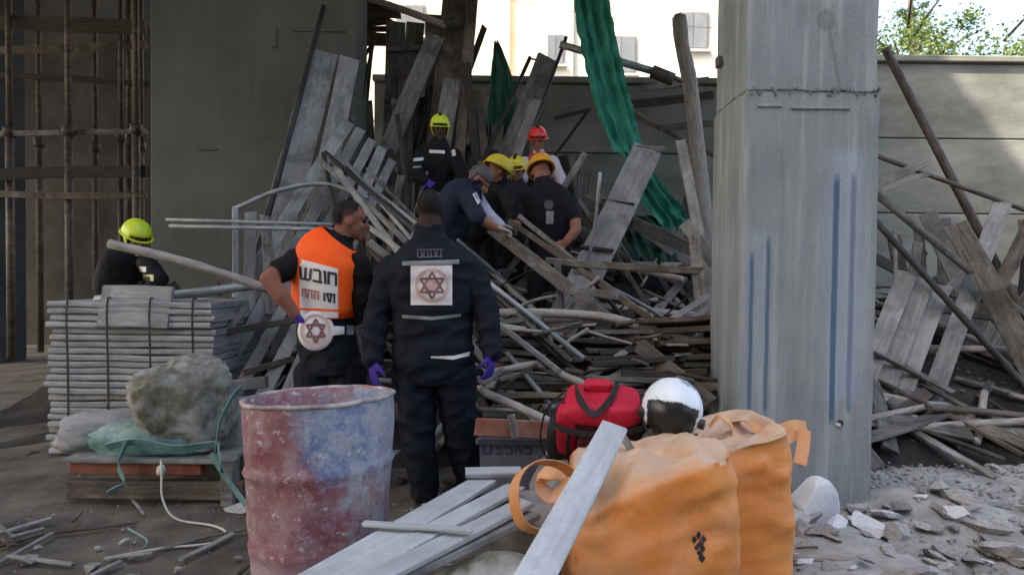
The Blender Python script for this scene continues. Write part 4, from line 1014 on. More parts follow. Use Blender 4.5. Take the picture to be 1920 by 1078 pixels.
blob('plastic_sack', (-.075, 1.93, .155), (.20, .16, .19), 'sack_white', 'crumpled pale plastic sack under the foreground planks', 'sack', 3, .2, .10)
blob('rubble_sack', (.10, 2.52, .155), (.22, .17, .19), 'rubble', 'dusty rubble sack behind the orange strap loop', 'sack', 8, .2, .12)
blob('rubble_sack', (.40, 2.80, .22), (.30, .20, .27), 'rubble', 'dusty filled sack under the red backpack', 'sack', 12, .15, .08)
blob('cement_lump', (-.50, 1.86, .16), (.13, .11, .19), 'rubble', 'plaster lump beside the drum under the planks', 'lump', 15, .2, .12)
tag(box('concrete_block', (-.78, 1.30, .19), (.4, .2, .40), MATS['rubble'], rot=Matrix.Rotation(.4, 3, 'Z'), bev=.012), 'concrete block carrying the near plank ends below the frame', 'block')
tag(box('concrete_block', (.04, .92, .15), (.4, .2, .31), MATS['rubble'], rot=Matrix.Rotation(-.3, 3, 'Z'), bev=.012), 'concrete block under the near end of the single plank', 'block')

# ------------------------------------------------------------------ grey tub with blue marking
tb = empty('plastic_tub', P(955, 870, 3.05), 'grey tub with blue lettering half hidden behind the red backpack', 'tub')
a0, a1 = P(898, 822, 3.05), P(1030, 822, 3.05)
w_ = a1.x - a0.x; zt = a0.z; cx_ = (a0.x + a1.x)/2
bm = bmesh.new()
rs = [(1.0, zt), (.88, 0)]
vs = []
for s, z in ((.88, .0), (.94, zt*.5), (1.0, zt), (.95, zt), (.85, zt - .15), (.8, .02)):
    for sx, sy in ((-1, -1), (1, -1), (1, 1), (-1, 1)): vs.append((cx_ + sx*w_/2*s, 3.05 + .17 + sy*.17*s, z))
fs = [(k*4 + i, k*4 + (i+1) % 4, (k+1)*4 + (i+1) % 4, (k+1)*4 + i) for k in range(5) for i in range(4)] + [(3, 2, 1, 0), (20, 21, 22, 23)]
tub = link('shell', mesh('shell', vs, fs), MATS['tub_grey'], tb)
box('rim', (cx_, 3.045, zt - .012), (w_ + .03, .025, .035), MATS['tub_grey'], tb, bev=.006)
tv = BVHTree.FromPolygons([V(v) for v in vs], fs)
def seg_quads(lines, w):
    out = []
    for (x0, y0, x1, y1) in lines:
        d = math.hypot(x1 - x0, y1 - y0); nx_, ny_ = -(y1 - y0)/d*w/2, (x1 - x0)/d*w/2
        out.append([(x0 + nx_, y0 + ny_), (x1 + nx_, y1 + ny_), (x1 - nx_, y1 - ny_), (x0 - nx_, y0 - ny_)])
    return out
def S_(x, y, w, h): return [(x + w, y, x, y), (x, y, x, y + h/2), (x, y + h/2, x + w, y + h/2), (x + w, y + h/2, x + w, y + h), (x + w, y + h, x, y + h)]
L_ = [(907, 828, 907, 850), (907, 850, 921, 850), (921, 850, 921, 828), (921, 828, 907, 828), (929, 830, 941, 830), (929, 840, 941, 840), (929, 850, 941, 850)] + S_(948, 828, 12, 22) + [(966, 850, 972, 828), (972, 828, 978, 850), (968, 843, 976, 843)] + S_(984, 828, 12, 22)
link('lettering', ray_decal(tv, seg_quads(L_, 4), .003, 1, 1), MATS['tub_blue'], tub)

# ------------------------------------------------------------------ red backpack
def rbox(bm, c, s, rot, e=.30, n=20, m=12, bulge=0.0, wr=0.0, sd=0):
    rows = []
    for j in range(m + 1):
        ph = -math.pi/2 + math.pi * j / m; cz, sz = math.cos(ph), math.sin(ph)
        f = lambda k_, ex: math.copysign(abs(k_) ** ex, k_)
        row = []
        for i in range(n):
            a = 2*math.pi*i/n
            p = V((f(cz, e) * f(math.cos(a), e) * s[0], f(cz, e) * f(math.sin(a), e) * s[1], f(sz, e) * s[2]))
            if wr: p *= 1 + wr * noise.noise(p * 9 + V((sd, 0, 0)))
            row.append(bm.verts.new(rot @ p + c))
        rows.append(row)
    for j in range(m):
        for i in range(n):
            try: bm.faces.new((rows[j][i], rows[j][(i+1) % n], rows[j+1][(i+1) % n], rows[j+1][i]))
            except ValueError: pass
bpk = empty('backpack', P(1120, 870, 2.7), 'red medical backpack with black handle beside the white helmet', 'backpack')
br = Matrix.Rotation(rad(-12), 3, 'Z') @ Matrix.Rotation(rad(20), 3, 'X')
bc = P(1122, 800, 2.72)
def bpart(name, off, s, mat, e=.3, wr=.05, sd=0, parent=None):
    bm = bmesh.new(); rbox(bm, bc + br @ V(off), s, br, e, wr=wr, sd=sd)
    bmesh.ops.remove_doubles(bm, verts=bm.verts, dist=1e-5)
    return link(name, bm_mesh(name, bm, True), MATS[mat], parent or bpk)
body = bpart('main_compartment', (0, 0, -.02), (.175, .105, .165), 'backpack_dark', .32, .05, 1)
bpart('top_lid', (.02, -.012, .125), (.165, .115, .055), 'backpack_red', .42, .06, 2)
bpart('front_pocket', (.03, -.105, -.07), (.12, .045, .10), 'backpack_dark', .35, .06, 3)
bpart('side_pocket', (-.185, -.01, -.06), (.045, .085, .10), 'webbing_black', .4, .08, 4)
bpart('side_panel', (-.135, -.075, .03), (.045, .045, .115), 'backpack_red', .4, .05, 5)
bpart('grab_pad', (.0, .03, .195), (.065, .03, .028), 'backpack_red', .5, .05, 6)
link('handle', ribbon_mesh([bc + br @ V(p) for p in ((-.10, .03, .19), (-.075, -.08, .198), (-.01, -.150, .160), (.06, -.08, .200), (.085, .03, .215))], .026, .012, V((0, .5, 1))), MATS['webbing_black'], bpk)
link('piping', ribbon_mesh([bc + br @ V(p) for p in ((-.19, -.09, .075), (-.12, -.150, .070), (.06, -.150, .068), (.20, -.10, .076))], .024, .008, V((0, 0, 1))), MATS['webbing_black'], bpk)
link('shoulder_strap', ribbon_mesh([bc + br @ V(p) for p in ((-.16, .06, .14), (-.245, .02, .05), (-.265, -.03, -.08), (-.23, -.06, -.16))], .014, .008, V((0, 1, 0))), MATS['webbing_black'], bpk)
link('zip_band', ribbon_mesh([bc + br @ V(p) for p in ((-.115, -.135, .06), (-.125, -.135, -.04), (-.105, -.13, -.15))], .018, .008, V((1, 0, 0))), MATS['webbing_black'], bpk)

# ------------------------------------------------------------------ white motorcycle helmet with dark visor
hc = P(1260, 766, 2.52); HR = .128
hm = empty('motorcycle_helmet', hc - V((0, 0, .13)), 'white open-face motorcycle helmet with dark visor on the orange bags', 'helmet')
hr = Matrix.Rotation(rad(-14), 3, 'Z') @ Matrix.Rotation(rad(-8), 3, 'X') @ Matrix.Rotation(rad(8), 3, 'Y')
def dome(f_keep, s, mat, name, n=120, m=84, th=.012):
    bm = bmesh.new(); vv = {}
    for j in range(m + 1):
        for i in range(n):
            ph = math.pi * j / m; a = 2*math.pi*i/n
            vv[j, i] = (V((math.sin(ph)*math.cos(a)*s[0], math.sin(ph)*math.sin(a)*s[1], math.cos(ph)*s[2])))
    used = {}
    def g(j, i):
        k_ = (j, i % n) if 0 < j < m else (j, 0)
        if k_ not in used: used[k_] = bm.verts.new(hr @ vv[k_] + hc)
        return used[k_]
    for j in range(m):
        for i in range(n):
            c = (vv[j, i] + vv[j+1, (i+1) % n]) / 2
            if not f_keep(c): continue
            q = []
            for v in (g(j, i), g(j, i+1), g(j+1, i+1), g(j+1, i)):
                if v not in q: q.append(v)
            bm.faces.new(q)
    bmesh.ops.recalc_face_normals(bm, faces=bm.faces)
    bmesh.ops.solidify(bm, geom=bm.faces[:], thickness=th)
    return link(name, bm_mesh(name, bm, True), MATS[mat], hm)
def keep_shell(c):      # open at the face (towards -y) and below
    if c.z < -.085: return False
    if c.y < 0 and c.z < .036 - 1.4 * c.x * c.x + .003 * math.sin(c.x * 60) and abs(c.x) < .108 - .15*max(0, -c.z): return False
    return True
mw, tw, bw_ = nodes('helmet_white')
vw = coords(tw, rnd=False)
tw.links.new(mixc(tw, math_(tw, 'MULTIPLY', ramp(tw, nz(tw, vw, 7, 5, .7), .56, .62), .8), (.72, .78, .82), (.10, .13, .15)), bw_.inputs['Base Color'])
bw_.inputs['Roughness'].default_value = .3
dome(keep_shell, (.125, .142, .132), 'helmet_white', 'shell')
dome(lambda c: c.y < .03 and -.115 < c.z < .06, (.119, .136, .126), 'plastic_black', 'visor', th=.006)
dome(lambda c: c.z > .03 and abs(abs(c.x) - .02) < .012 and c.y > -.02, (.127, .144, .134), 'plastic_black', 'stripe', th=.004)
for sx in (-1, 1):
    p0 = hc + hr @ V((sx * .113, -.045, -.035)); p1 = hc + hr @ V((sx * .134, -.050, -.036))
    vs, fs = tube_mesh([p0, p1], .021, 14); link('visor_pivot', mesh('pivot', vs, fs), MATS['plastic_black'], hm)
link('chin_strap', ribbon_mesh([hc + hr @ V(p) for p in ((.108, -.03, -.08), (.07, -.08, -.13), (-.05, -.09, -.13), (-.108, -.03, -.08))], .02, .006, V((0, 1, 0))), MATS['webbing_black'], hm)
blob('rubble_sack', (hc.x + .01, 2.63, .265), (.17, .15, .35), 'rubble', 'dusty sack under the white helmet between the bags', 'sack', 22, .12, .06)

# ------------------------------------------------------------------ strapped stack of sheets at left
a0, a1 = P(90, 570, 4.2), P(398, 570, 4.2)
st = empty('sheet_stack', ((a0.x + a1.x)/2, 4.5, 0), 'tall strapped stack of grey sheets at left behind the white sack', 'stack')
zt = P(300, 566, 4.2).z; nl = 23; h = zt / nl
for k in range(nl):
    bm = bmesh.new(); ox, oy = R.gauss(0, .016), R.gauss(0, .012)
    n_ = 22; x0, x1 = a0.x + ox, a1.x + ox; y0, y1 = 4.2 + oy, 5.0 + oy
    vs, fs = [], []
    for i in range(n_ + 1):
        x = x0 + (x1 - x0) * i / n_
        wv = .009 * noise.noise(V((x * 3, k * .5, 3)))
        for (y, z) in ((y0 + .010, .002), (y0, .012), (y0, h - .014), (y0 + .010, h - .004), (y1, h - .004), (y1, .002)):
            vs.append((x, y + .006 * noise.noise(V((x * 7, k, 9))) * (y < 4.5), h*k + z + wv))
    for i in range(n_):
        for j in range(6): fs.append((i*6 + j, i*6 + (j+1) % 6, (i+1)*6 + (j+1) % 6, (i+1)*6 + j))
    fs += [(5, 4, 3, 2, 1, 0), tuple(n_*6 + j for j in range(6))]
    link('sheet', mesh('sheet', vs, fs), MATS['sheet_board'], st)
for px in (130, 205, 284, 364):
    x = P(px, 600, 4.2).x
    link('strap', ribbon_mesh([V((x, 4.9, zt + .008)), V((x, 4.3, zt + .008)), V((x + .004, 4.175, zt - .01)), V((x + .01, 4.17, zt - .5)), V((x + .012, 4.172, .02))], .014, .004, V((1, 0, 0)), 20), MATS['strap_black'], st)
PL('loose_board', (190, 574, 4.22), (318, 577, 4.22), 8, .3, 'pale_wood', 'loose white board lying on top of the sheet stack', 'board', roll=80)

# ------------------------------------------------------------------ sack heap at left: red crate board, teal slings, white sack
cb = empty('timber_crate', P(330, 940, 3.3), 'low red and brown crate under the white sack at left', 'crate')
x0, x1 = P(120, 900, 3.3).x, P(452, 900, 3.3).x
zc0, zc1 = P(300, 868, 3.3).z, .02
box('side_board', ((x0 + x1)/2 - .1, 3.33, (zc0 + .13)/2 + .02), (x1 - x0 - .25, .05, zc0 - .16), MATS['red_board'], cb, bev=.006)
box('side_board', ((x0 + x1)/2, 3.335, .075), (x1 - x0, .05, .10), MATS['brown_wood'], cb, bev=.006)
box('corner_post', (x1 - .07, 3.32, .13), (.07, .09, .26), MATS['weathered_wood'], cb, bev=.006)
box('lid_board', ((x0 + x1)/2 - .03, 3.45, zc0 + .012), (x1 - x0 - .05, .34, .022), MATS['pale_wood'], cb, bev=.004)
box('back_board', ((x0 + x1)/2, 3.72, .14), (x1 - x0, .05, .27), MATS['brown_wood'], cb, bev=.006)
sk = blob('plaster_sack', (P(352, 750, 3.5).x, 3.5, P(352, 764, 3.5).z), (.25, .2, .265), 'sack_white', 'big dirty white sack heaped in front of the sheet stack', 'sack', 31, .24, .09, .3, 5)
blob('sling_bag', (P(300, 830, 3.5).x, 3.5, zc0 + .09), (.34, .17, .095), 'teal_strap', 'flattened teal sling bag under the white sack', 'bag', 35, .15, .10, 0, 4)
blob('grey_bundle', (P(212, 815, 3.6).x, 3.6, zc0 + .10), (.26, .18, .12), 'sheet_board', 'grey bundle left of the white sack', 'bundle', 41, .2, .10, .2)
blob('grey_bundle', (P(452, 800, 3.7).x, 3.7, .30), (.13, .14, .22), 'rubble', 'grey lump between the white sack and the drum', 'lump', 45, .2, .10, .2)
PL('loose_board', (436, 724, 3.8), (500, 716, 3.8), 22, .05, 'pale_wood', 'short white board end beside the drum rim', 'board')
for pts, lb in (
        ([(200, 838, 3.28), (255, 828, 3.27), (330, 840, 3.26), (405, 832, 3.28)], 'teal sling running level under the white sack'),
        ([(402, 850, 3.25), (410, 800, 3.27), (432, 750, 3.30), (450, 728, 3.45)], 'teal sling rising along the right of the white sack'),
        ([(395, 850, 3.24), (420, 890, 3.22), (460, 945, 3.16)], 'teal sling slanting down to the drum'),
        ([(408, 830, 3.24), (412, 862, 3.22), (412, 885, 3.22)], 'short teal sling end hanging on the crate'),
        ([(240, 825, 3.27), (222, 870, 3.24), (232, 905, 3.22), (205, 925, 3.2)], 'teal sling hanging left over the crate')):
    o = link('lifting_sling', ribbon_mesh([P(*p) for p in pts], .045, .006, V((.3, -.4, .8)), 18), MATS['teal_strap']); tag(o, lb, 'sling')
tag(pole('loose_cable', [P(302, 862, 3.27), P(303, 890, 3.2), P(305, 935, 3.15), PG(330, 972, .012), PG(400, 985, .012), PG(424, 1000, .012), PG(395, 1018, .012), PG(300, 1028, .012), PG(200, 1046, .012)], .006, 'cable_white', None, sides=6, n=60), 'pale cable hanging from the crate and looping on the ground', 'cable')
tag(pole('loose_cable', [PG(240, 990, .012), PG(275, 1012, .012), PG(262, 1032, .012), PG(205, 1050, .012)], .005, 'teal_strap', None, sides=6, n=30), 'thin green cord on the ground at lower left', 'cord')
blob('knot', P(302, 882, 3.24), (.022, .02, .03), 'cable_white', 'pale knot on the hanging cable', 'knot', 3, .1, .1, 0, 2)

# ------------------------------------------------------------------ rubble on the ground
mx, my = np.arange(.9, 7.0, .06), np.arange(2.0, 4.6, .06)
vs = [(x, y, -.03 + (.045 + .03 * noise.noise(V((x * 3, y * 3, 2))) + .02 * noise.noise(V((x * 11, y * 11, 4)))) * sstep(.9, 1.4, x) * sstep(2.0, 2.5, y) * sstep(4.6, 4.2, y) + .13 * math.exp(-((x - 2.3) / .35) ** 2 - ((y - 3.2) / .35) ** 2) + .06 * math.exp(-((x - 1.55) / .25) ** 2 - ((y - 2.85) / .3) ** 2)) for y in my for x in mx]
nx = len(mx)
fs = [(j*nx + i, j*nx + i + 1, (j+1)*nx + i + 1, (j+1)*nx + i) for j in range(len(my) - 1) for i in range(nx - 1)]
tag(link('rubble_ground', mesh('rubble_ground', vs, fs, True), simple('rubble_dust', (.22, .215, .20), (.36, .35, .33), 7, (1, 1, 1), .95, 1.0, 50, 0)), kind='structure')
bm = bmesh.new()
for p in ((-.11, -.07, -.14), (.12, -.06, -.14), (.10, .09, -.14), (-.09, .09, -.14), (-.13, -.05, -.02), (.125, -.05, .0), (.11, .07, .02), (-.10, .08, 0), (-.055, -.05, .11), (.045, -.055, .125), (.03, .03, .13), (-.03, .04, .12), (-.01, -.01, .145), (.08, -.07, .07), (-.09, -.06, .06)):
    bm.verts.new(p)
bmesh.ops.convex_hull(bm, input=bm.verts); bmesh.ops.bevel(bm, geom=bm.edges[:], offset=.008, segments=1, affect='EDGES')
ws = bpy.data.objects.new('broken_stone', bm_mesh('stone', bm)); ws.data.materials.append(MATS['white_stone']); COL.objects.link(ws)
ws.location = PG(1545, 1000, 0) + V((0, .10, .125)); ws.rotation_euler = (.05, .08, .35); tag(ws, 'tall white pointed stone leaning at the column foot', 'stone')
for px, py, s, mt, lb in (
        (1502, 985, .075, 'white_stone', 'pale stone between the orange bag and the tall white stone'),
        (1525, 1030, .13, 'rubble', 'large flat grey stone in front of the tall white stone'),
        (1590, 1040, .10, 'rubble', 'grey stone right of the large flat stone'),
        (1622, 1012, .075, 'white_stone', 'flat whitish fragment right of the white stone'),
        (1655, 1030, .065, 'white_stone', 'second whitish fragment near the right edge'),
        (1632, 1048, .05, 'brown_wood', 'rusty brown fragment under the whitish fragments'),
        (1500, 1066, .075, 'white_stone', 'pale stone at the bottom right beside the orange bag'),
        (1590, 985, .06, 'rubble', 'small grey stone at the foot of the column'),
        (445, 965, .075, 'rubble', 'grey stone at the left foot of the drum'),
        (740, 860, .07, 'rubble', 'rounded grey lump between the drum and dark trousers'),
        (755, 905, .06, 'brown_wood', 'brown lump between the drum and dark trousers'),
        (650, 1010, .07, 'rubble', 'plaster lump at the right foot of the drum')):
    g = PG(px, py, 0.0); chunk('broken_stone', g + V((0, s*.4, s*.35)), (s*1.25, s, s*.75), mt, lb, 'stone')
PO('timber_pole', [(1478, 1046, 2.66), (1600, 1050, 2.66), (1790, 1072, 2.62)], 17, 'log_bark', 'weathered round pole lying at the bottom right', 'pole', .06)
zones = ((1.05, 3.6, 2.35, 4.1, 190, 'small rubble piece strewn right of the orange bags'), (-2.6, -.9, 2.0, 3.2, 26, 'small rubble piece on the ground at lower left'), (-.5, .5, 2.3, 3.7, 40, 'small rubble piece around the dark trousers'))
for x0, x1, y0, y1, n, lb in zones:
    for _ in range(n):
        x, y = R.uniform(x0, x1), R.uniform(y0, y1)
        if abs(x - CX) < CW/2 + .02 and CD - .02 < y < CD + CDEP: continue
        s = R.uniform(.016, .05) if R.random() < .8 else R.uniform(.05, .09)
        sz = 'tiny' if s < .03 else ('small' if s < .05 else 'fist-sized'); l2 = lb.replace('small', sz); chunk('rubble_piece', (x, y, s * .3), s, 'rubble', l2, 'rubble', l2.replace('piece', 'pieces'))
for k in range(110):
    x, y = R.uniform(1.12, 3.0), R.uniform(2.35, 3.3); s = .035 + .09 * R.random() ** 2
    pale = R.random() < .18; wh = 'orange bag' if x < 1.6 else ('column foot' if x < 2.1 else 'right edge')
    lb = '%s %s broken concrete chunk near the %s' % ('big' if s > .085 else 'mid-sized', 'whitish' if pale else 'grey', wh)
    chunk('concrete_chunk', (x, y, s * .3 + R.uniform(0, .04) + .12 * math.exp(-((x - 2.3) / .35) ** 2 - ((y - 3.2) / .35) ** 2) + .05 * math.exp(-((x - 1.55) / .25) ** 2 - ((y - 2.85) / .3) ** 2)), (s * 1.2, s, s * .7), 'white_stone' if pale else 'rubble', lb, 'chunk', lb.replace('chunk', 'chunks'))
for k in range(30):
    x, y = R.uniform(-2.6, -1.1), R.uniform(2.0, 3.15); L = R.uniform(.08, .35); a = R.uniform(0, 3.1); mt = R.choice(['weathered_wood', 'brown_wood', 'pale_wood'])
    tone = {'w': 'grey', 'b': 'brown', 'p': 'pale'}[mt[0]]
    plank('wood_splinter', V((x, y, .012)), V((x + math.cos(a)*L, y + math.sin(a)*L, .02)), R.uniform(.01, .035), .012, mt, '%s wood splinter on the ground at lower left' % tone, 'splinter', '%s splinters at lower left' % tone, hint=V((0, 0, 1)))
def gravel(name, n, xr, yr, s0, s1, mat, seed, zf=None):
    rn = random.Random(seed); vs, fs = [], []
    for _ in range(n):
        x, y = rn.uniform(*xr), rn.uniform(*yr); s = rn.uniform(s0, s1) * rn.uniform(.5, 1)
        src = CH[rn.randrange(14)]; a = rn.uniform(0, 6.3); ca, sa = math.cos(a), math.sin(a); i0 = len(vs)
        z = (zf(x, y) if zf else 0) + s * .25
        for v in src.vertices: vs.append((x + (v.co.x*ca - v.co.y*sa)*s, y + (v.co.x*sa + v.co.y*ca)*s, z + v.co.z*s))
        fs += [tuple(i0 + i for i in p.vertices) for p in src.polygons]
    tag(link(name, mesh(name, vs, fs), MATS[mat]), 'loose grey gravel and plaster crumbs on the ground', 'gravel', kind='stuff')
gravel('gravel', 1500, (-3, 4), (1.4, 4.3), .004, .016, 'rubble', 4)
gravel('rubble_gravel', 3200, (1.1, 4.2), (2.3, 4.3), .006, .026, 'rubble', 14, lambda x, y: .02 + .11 * math.exp(-((x - 2.3) / .35) ** 2 - ((y - 3.2) / .35) ** 2))
gravel('wood_litter', 1100, (-2.5, 6), (4.2, 7.5), .012, .05, 'brown_wood', 6, mound)
# ------------------------------------------------------------------ people: one continuous skinned body each, clothing and gear as parts
SKIN, SKIN2 = (.30, .135, .085), (.20, .10, .065)
class Fig:
    def __init__(s, name_label, base, voxel, cols, wr=.006):
        s.root = empty('person', base, name_label, 'person'); s.v, s.f, s.pr = [], [], []
        s.voxel, s.cols, s.wr, s.hairfn = voxel, cols, wr, None
    def add(s, vs, fs):
        i0 = len(s.v); s.v += [tuple(v) for v in vs]; s.f += [tuple(i0 + i for i in f) for f in fs]
    def cap(s, lab, a, b, ra, rb, n=14):
        ax = (b - a); L = max(ax.length, 1e-5); x, y, z = frame(ax, V((.31, .52, .79)))
        rows = []
        for k in range(5): t_ = -math.pi/2 + k/4*math.pi/2; rows.append((a + x * math.sin(t_) * ra, math.cos(t_) * ra))
        for k in range(1, 4): rows.append((a.lerp(b, k/4), ra + (rb - ra) * k/4))
        for k in range(5): t_ = k/4*math.pi/2; rows.append((b + x * math.sin(t_) * rb, math.cos(t_) * rb))
        vs = []
        for c, r in rows:
            r = max(r, 1e-4)
            for i in range(n): t_ = 2*math.pi*i/n; vs.append(c + y*math.cos(t_)*r + z*math.sin(t_)*r)
        fs = [(k*n + i, k*n + (i+1) % n, (k+1)*n + (i+1) % n, (k+1)*n + i) for k in range(len(rows) - 1) for i in range(n)]
        fs += [tuple(range(n - 1, -1, -1)), tuple(range((len(rows)-1)*n, len(rows)*n))]
        s.add(vs, fs); s.pr.append((lab, 'c', a, b, ra, rb))
    def ell(s, lab, c, ax, r):
        n, m = 16, 10; vs = []
        for j in range(m + 1):
            ph = -math.pi/2 + math.pi*j/m
            for i in range(n):
                a = 2*math.pi*i/n; k = max(math.cos(ph), 1e-3)
                vs.append(c + ax[0]*r[0]*k*math.cos(a) + ax[1]*r[1]*k*math.sin(a) + ax[2]*r[2]*math.sin(ph))
        fs = [(k*n + i, k*n + (i+1) % n, (k+1)*n + (i+1) % n, (k+1)*n + i) for k in range(m) for i in range(n)]
        fs += [tuple(range(n - 1, -1, -1)), tuple(range(m*n, m*n + n))]
        s.add(vs, fs); s.pr.append((lab, 'e', c, ax, r))
    def limb(s, segs):
        """segs: (label, point, radius) chain"""
        for (l, a, ra), (_, b, rb) in zip(segs, segs[1:]): s.cap(l, a, b, ra, rb)
    def torso(s, lab, secs, right, n=26, e=.78, rings=18):
        """secs: (centre, half width, half depth, label) from hips upwards"""
        cs = resample([q[0] for q in secs], rings); hw = resample([V((q[1], q[2], 0)) for q in secs], rings)
        s.rings = []
        vs = []
        for k in range(rings + 1):
            tg = (cs[min(k+1, rings)] - cs[max(k-1, 0)]).normalized()
            r = (right - tg * right.dot(tg)).normalized(); f = tg.cross(r)
            s.rings.append((cs[k], r, f, hw[k].x, hw[k].y))
        s.ring_e = e
        vs, fs = s.ring_mesh(0, rings, 0.0, n)
        fs += [tuple(range(n - 1, -1, -1)), tuple(range(rings*n, rings*n + n))]
        s.add(vs, fs)
        for k in range(rings):
            u = k / rings * (len(secs) - 1); lb = secs[min(int(u), len(secs) - 2)][3] if len(secs[0]) > 3 else lab
            c0, r, f, w, d = s.rings[k]; c1 = s.rings[k + 1][0]
            s.pr.append((lb, 't', c0, c1, r, f, w, d))
    def ring_mesh(s, k0, k1, off, n=26):
        vs = []
        for k in range(k0, k1 + 1):
            c, r, f, w, d = s.rings[k]
            for i in range(n):
                a = 2*math.pi*i/n; ca, sa = math.cos(a), math.sin(a)
                vs.append(c + r * math.copysign(abs(ca)**s.ring_e, ca) * (w + off) + f * math.copysign(abs(sa)**s.ring_e, sa) * (d + off))
        m = k1 - k0
        return vs, [(k*n + i, k*n + (i+1) % n, (k+1)*n + (i+1) % n, (k+1)*n + i) for k in range(m) for i in range(n)]
    def head(s, c, fwd, k=1.0, lab='skin', neck=None, nr=.058):
        f = fwd.normalized(); r = f.cross(V((0, 0, 1))).normalized(); u = r.cross(f)
        s.hd = (c, r, f, u, k); ax = (r, f, u)
        s.ell(lab, c + u*.025*k - f*.008*k, ax, (.074*k, .094*k, .092*k))         # cranium
        s.ell(lab, c - u*.045*k + f*.025*k, ax, (.058*k, .066*k, .068*k))         # face
        s.cap(lab, c - u*.085*k + f*.06*k, c - u*.098*k + f*.068*k, .026*k, .022*k)  # chin
        s.cap(lab, c - u*.005*k + f*.088*k, c - u*.036*k + f*.112*k, .011*k, .014*k)  # nose
        s.ell(lab, c + u*.018*k + f*.083*k, ax, (.05*k, .012*k, .011*k))          # brow
        s.ell(lab, c - u*.066*k + f*.088*k, ax, (.024*k, .011*k, .010*k))         # lips
        for sx in (-1, 1):
            s.ell(lab, c + r*sx*.076*k - u*.018*k - f*.005*k, ax, (.010*k, .020*k, .031*k))   # ears
            s.ell(lab, c + r*sx*.034*k - u*.030*k + f*.070*k, ax, (.022*k, .016*k, .018*k))   # cheeks
        if neck is not None: s.cap(lab, c - u*.06*k - f*.02*k, neck, nr*k, nr*1.12*k)
    def eyes(s):
        c, r, f, u, k = s.hd
        for sx in (-1, 1):
            bm = bmesh.new(); bmesh.ops.create_icosphere(bm, subdivisions=2, radius=.0125*k, matrix=Matrix.Translation(c + r*sx*.032*k + f*.083*k + u*.002*k))
            link('eye', bm_mesh('eye', bm, True), MATS['eye_dark'], s.root)
            link('eyebrow', ribbon_mesh([c + r*sx*.016*k + f*.098*k + u*.02*k, c + r*sx*.035*k + f*.096*k + u*.026*k, c + r*sx*.052*k + f*.083*k + u*.021*k], .008*k, .006, u, 6), MATS['hair_black'], s.root)
    def shell_on_head(s, name, mat, keep, rr, n=36, m=24, th=.006, rough=0.0, off=(0, 0, 0)):
        c, r, f, u, k = s.hd; bm = bmesh.new(); used = {}
        cc = c + u*.025*k - f*.008*k + r*off[0] + f*off[1] + u*off[2]
        def q(j, i):
            ph = math.pi*j/m; a = 2*math.pi*i/n
            return V((math.sin(ph)*math.cos(a)*rr[0], math.sin(ph)*math.sin(a)*rr[1], math.cos(ph)*rr[2])) * k
        def g(j, i):
            key = (j, i % n) if 0 < j < m else (j, 0)
            if key not in used:
                p = q(*key); p *= 1 + rough * noise.noise(p * 120)
                used[key] = bm.verts.new(cc + r*p.x + f*p.y + u*p.z)
            return used[key]
        for j in range(m):
            for i in range(n):
                p = (q(j, i) + q(j+1, i+1)) / 2
                if not keep(p / k): continue
                vv = []
                for v in (g(j, i), g(j, i+1), g(j+1, i+1), g(j+1, i)):
                    if v not in vv: vv.append(v)
                if len(vv) > 2: bm.faces.new(vv)
        bmesh.ops.recalc_face_normals(bm, faces=bm.faces); bmesh.ops.solidify(bm, geom=bm.faces[:], thickness=th)
        return link(name, bm_mesh(name, bm, True), MATS[mat], s.root)
    def hand(s, lab, w, d, nrm, side, curl=.5, k=1.0):
        """palm at the wrist end, four unequal fingers with two bends, thumb from the side of the palm"""
        d = d.normalized(); nrm = (nrm - d*nrm.dot(d)).normalized(); sd = d.cross(nrm) * side
        s.ell(lab, w + d*.045*k, (sd, nrm, d), (.042*k, .019*k, .056*k))
        for o, L in ((-.031, .062), (-.0105, .074), (.0105, .078), (.031, .070)):
            b0 = w + d*.085*k + sd*o*1.05*k; e1 = (d + sd*o*4 + nrm*curl*.5).normalized(); b1 = b0 + e1*L*.5*k
            e2 = (d*(1 - curl*.6) + sd*o*4 + nrm*curl*1.3).normalized(); b2 = b1 + e2*L*.5*k
            s.cap(lab, b0, b1, .0095*k, .0088*k, 8); s.cap(lab, b1, b2, .0088*k, .0075*k, 8)
        t0 = w + d*.025*k + sd*.036*k; t1 = t0 + (sd*.8 + d*.75 + nrm*.3).normalized()*.042*k; t2 = t1 + (d + nrm*.5 + sd*.2).normalized()*.034*k
        s.cap(lab, t0, t1, .013*k, .0105*k, 8); s.cap(lab, t1, t2, .0105*k, .0085*k, 8)
    def foot(s, lab, ank, d, k=1.0):
        d = V((d.x, d.y, 0)).normalized(); z = ank.z
        s.cap(lab, ank + V((0, 0, -.01)), ank + V((0, 0, -.045)) - d*.02, .056*k, .05*k)
        s.cap(lab, ank + V((0, 0, -.055)) - d*.03, ank + V((0, 0, -.062)) + d*.14*k, .043*k, .038*k)
    def build(s):
        me = bpy.data.meshes.new('tmp'); me.from_pydata(s.v, [], s.f)
        o = bpy.data.objects.new('tmp', me); COL.objects.link(o)
        md = o.modifiers.new('r', 'REMESH'); md.mode = 'VOXEL'; md.voxel_size = s.voxel; md.use_smooth_shade = True
        sm = o.modifiers.new('s', 'SMOOTH'); sm.factor = .5; sm.iterations = 3
        dg = bpy.context.evaluated_depsgraph_get(); dg.update()
        out = bpy.data.meshes.new_from_object(o.evaluated_get(dg)); bpy.data.objects.remove(o); bpy.data.meshes.remove(me)
        n = len(out.vertices); co = np.empty(n*3); out.vertices.foreach_get('co', co); co = co.reshape(n, 3)
        nr = np.empty(n*3); out.vertices.foreach_get('normal', nr); nr = nr.reshape(n, 3)
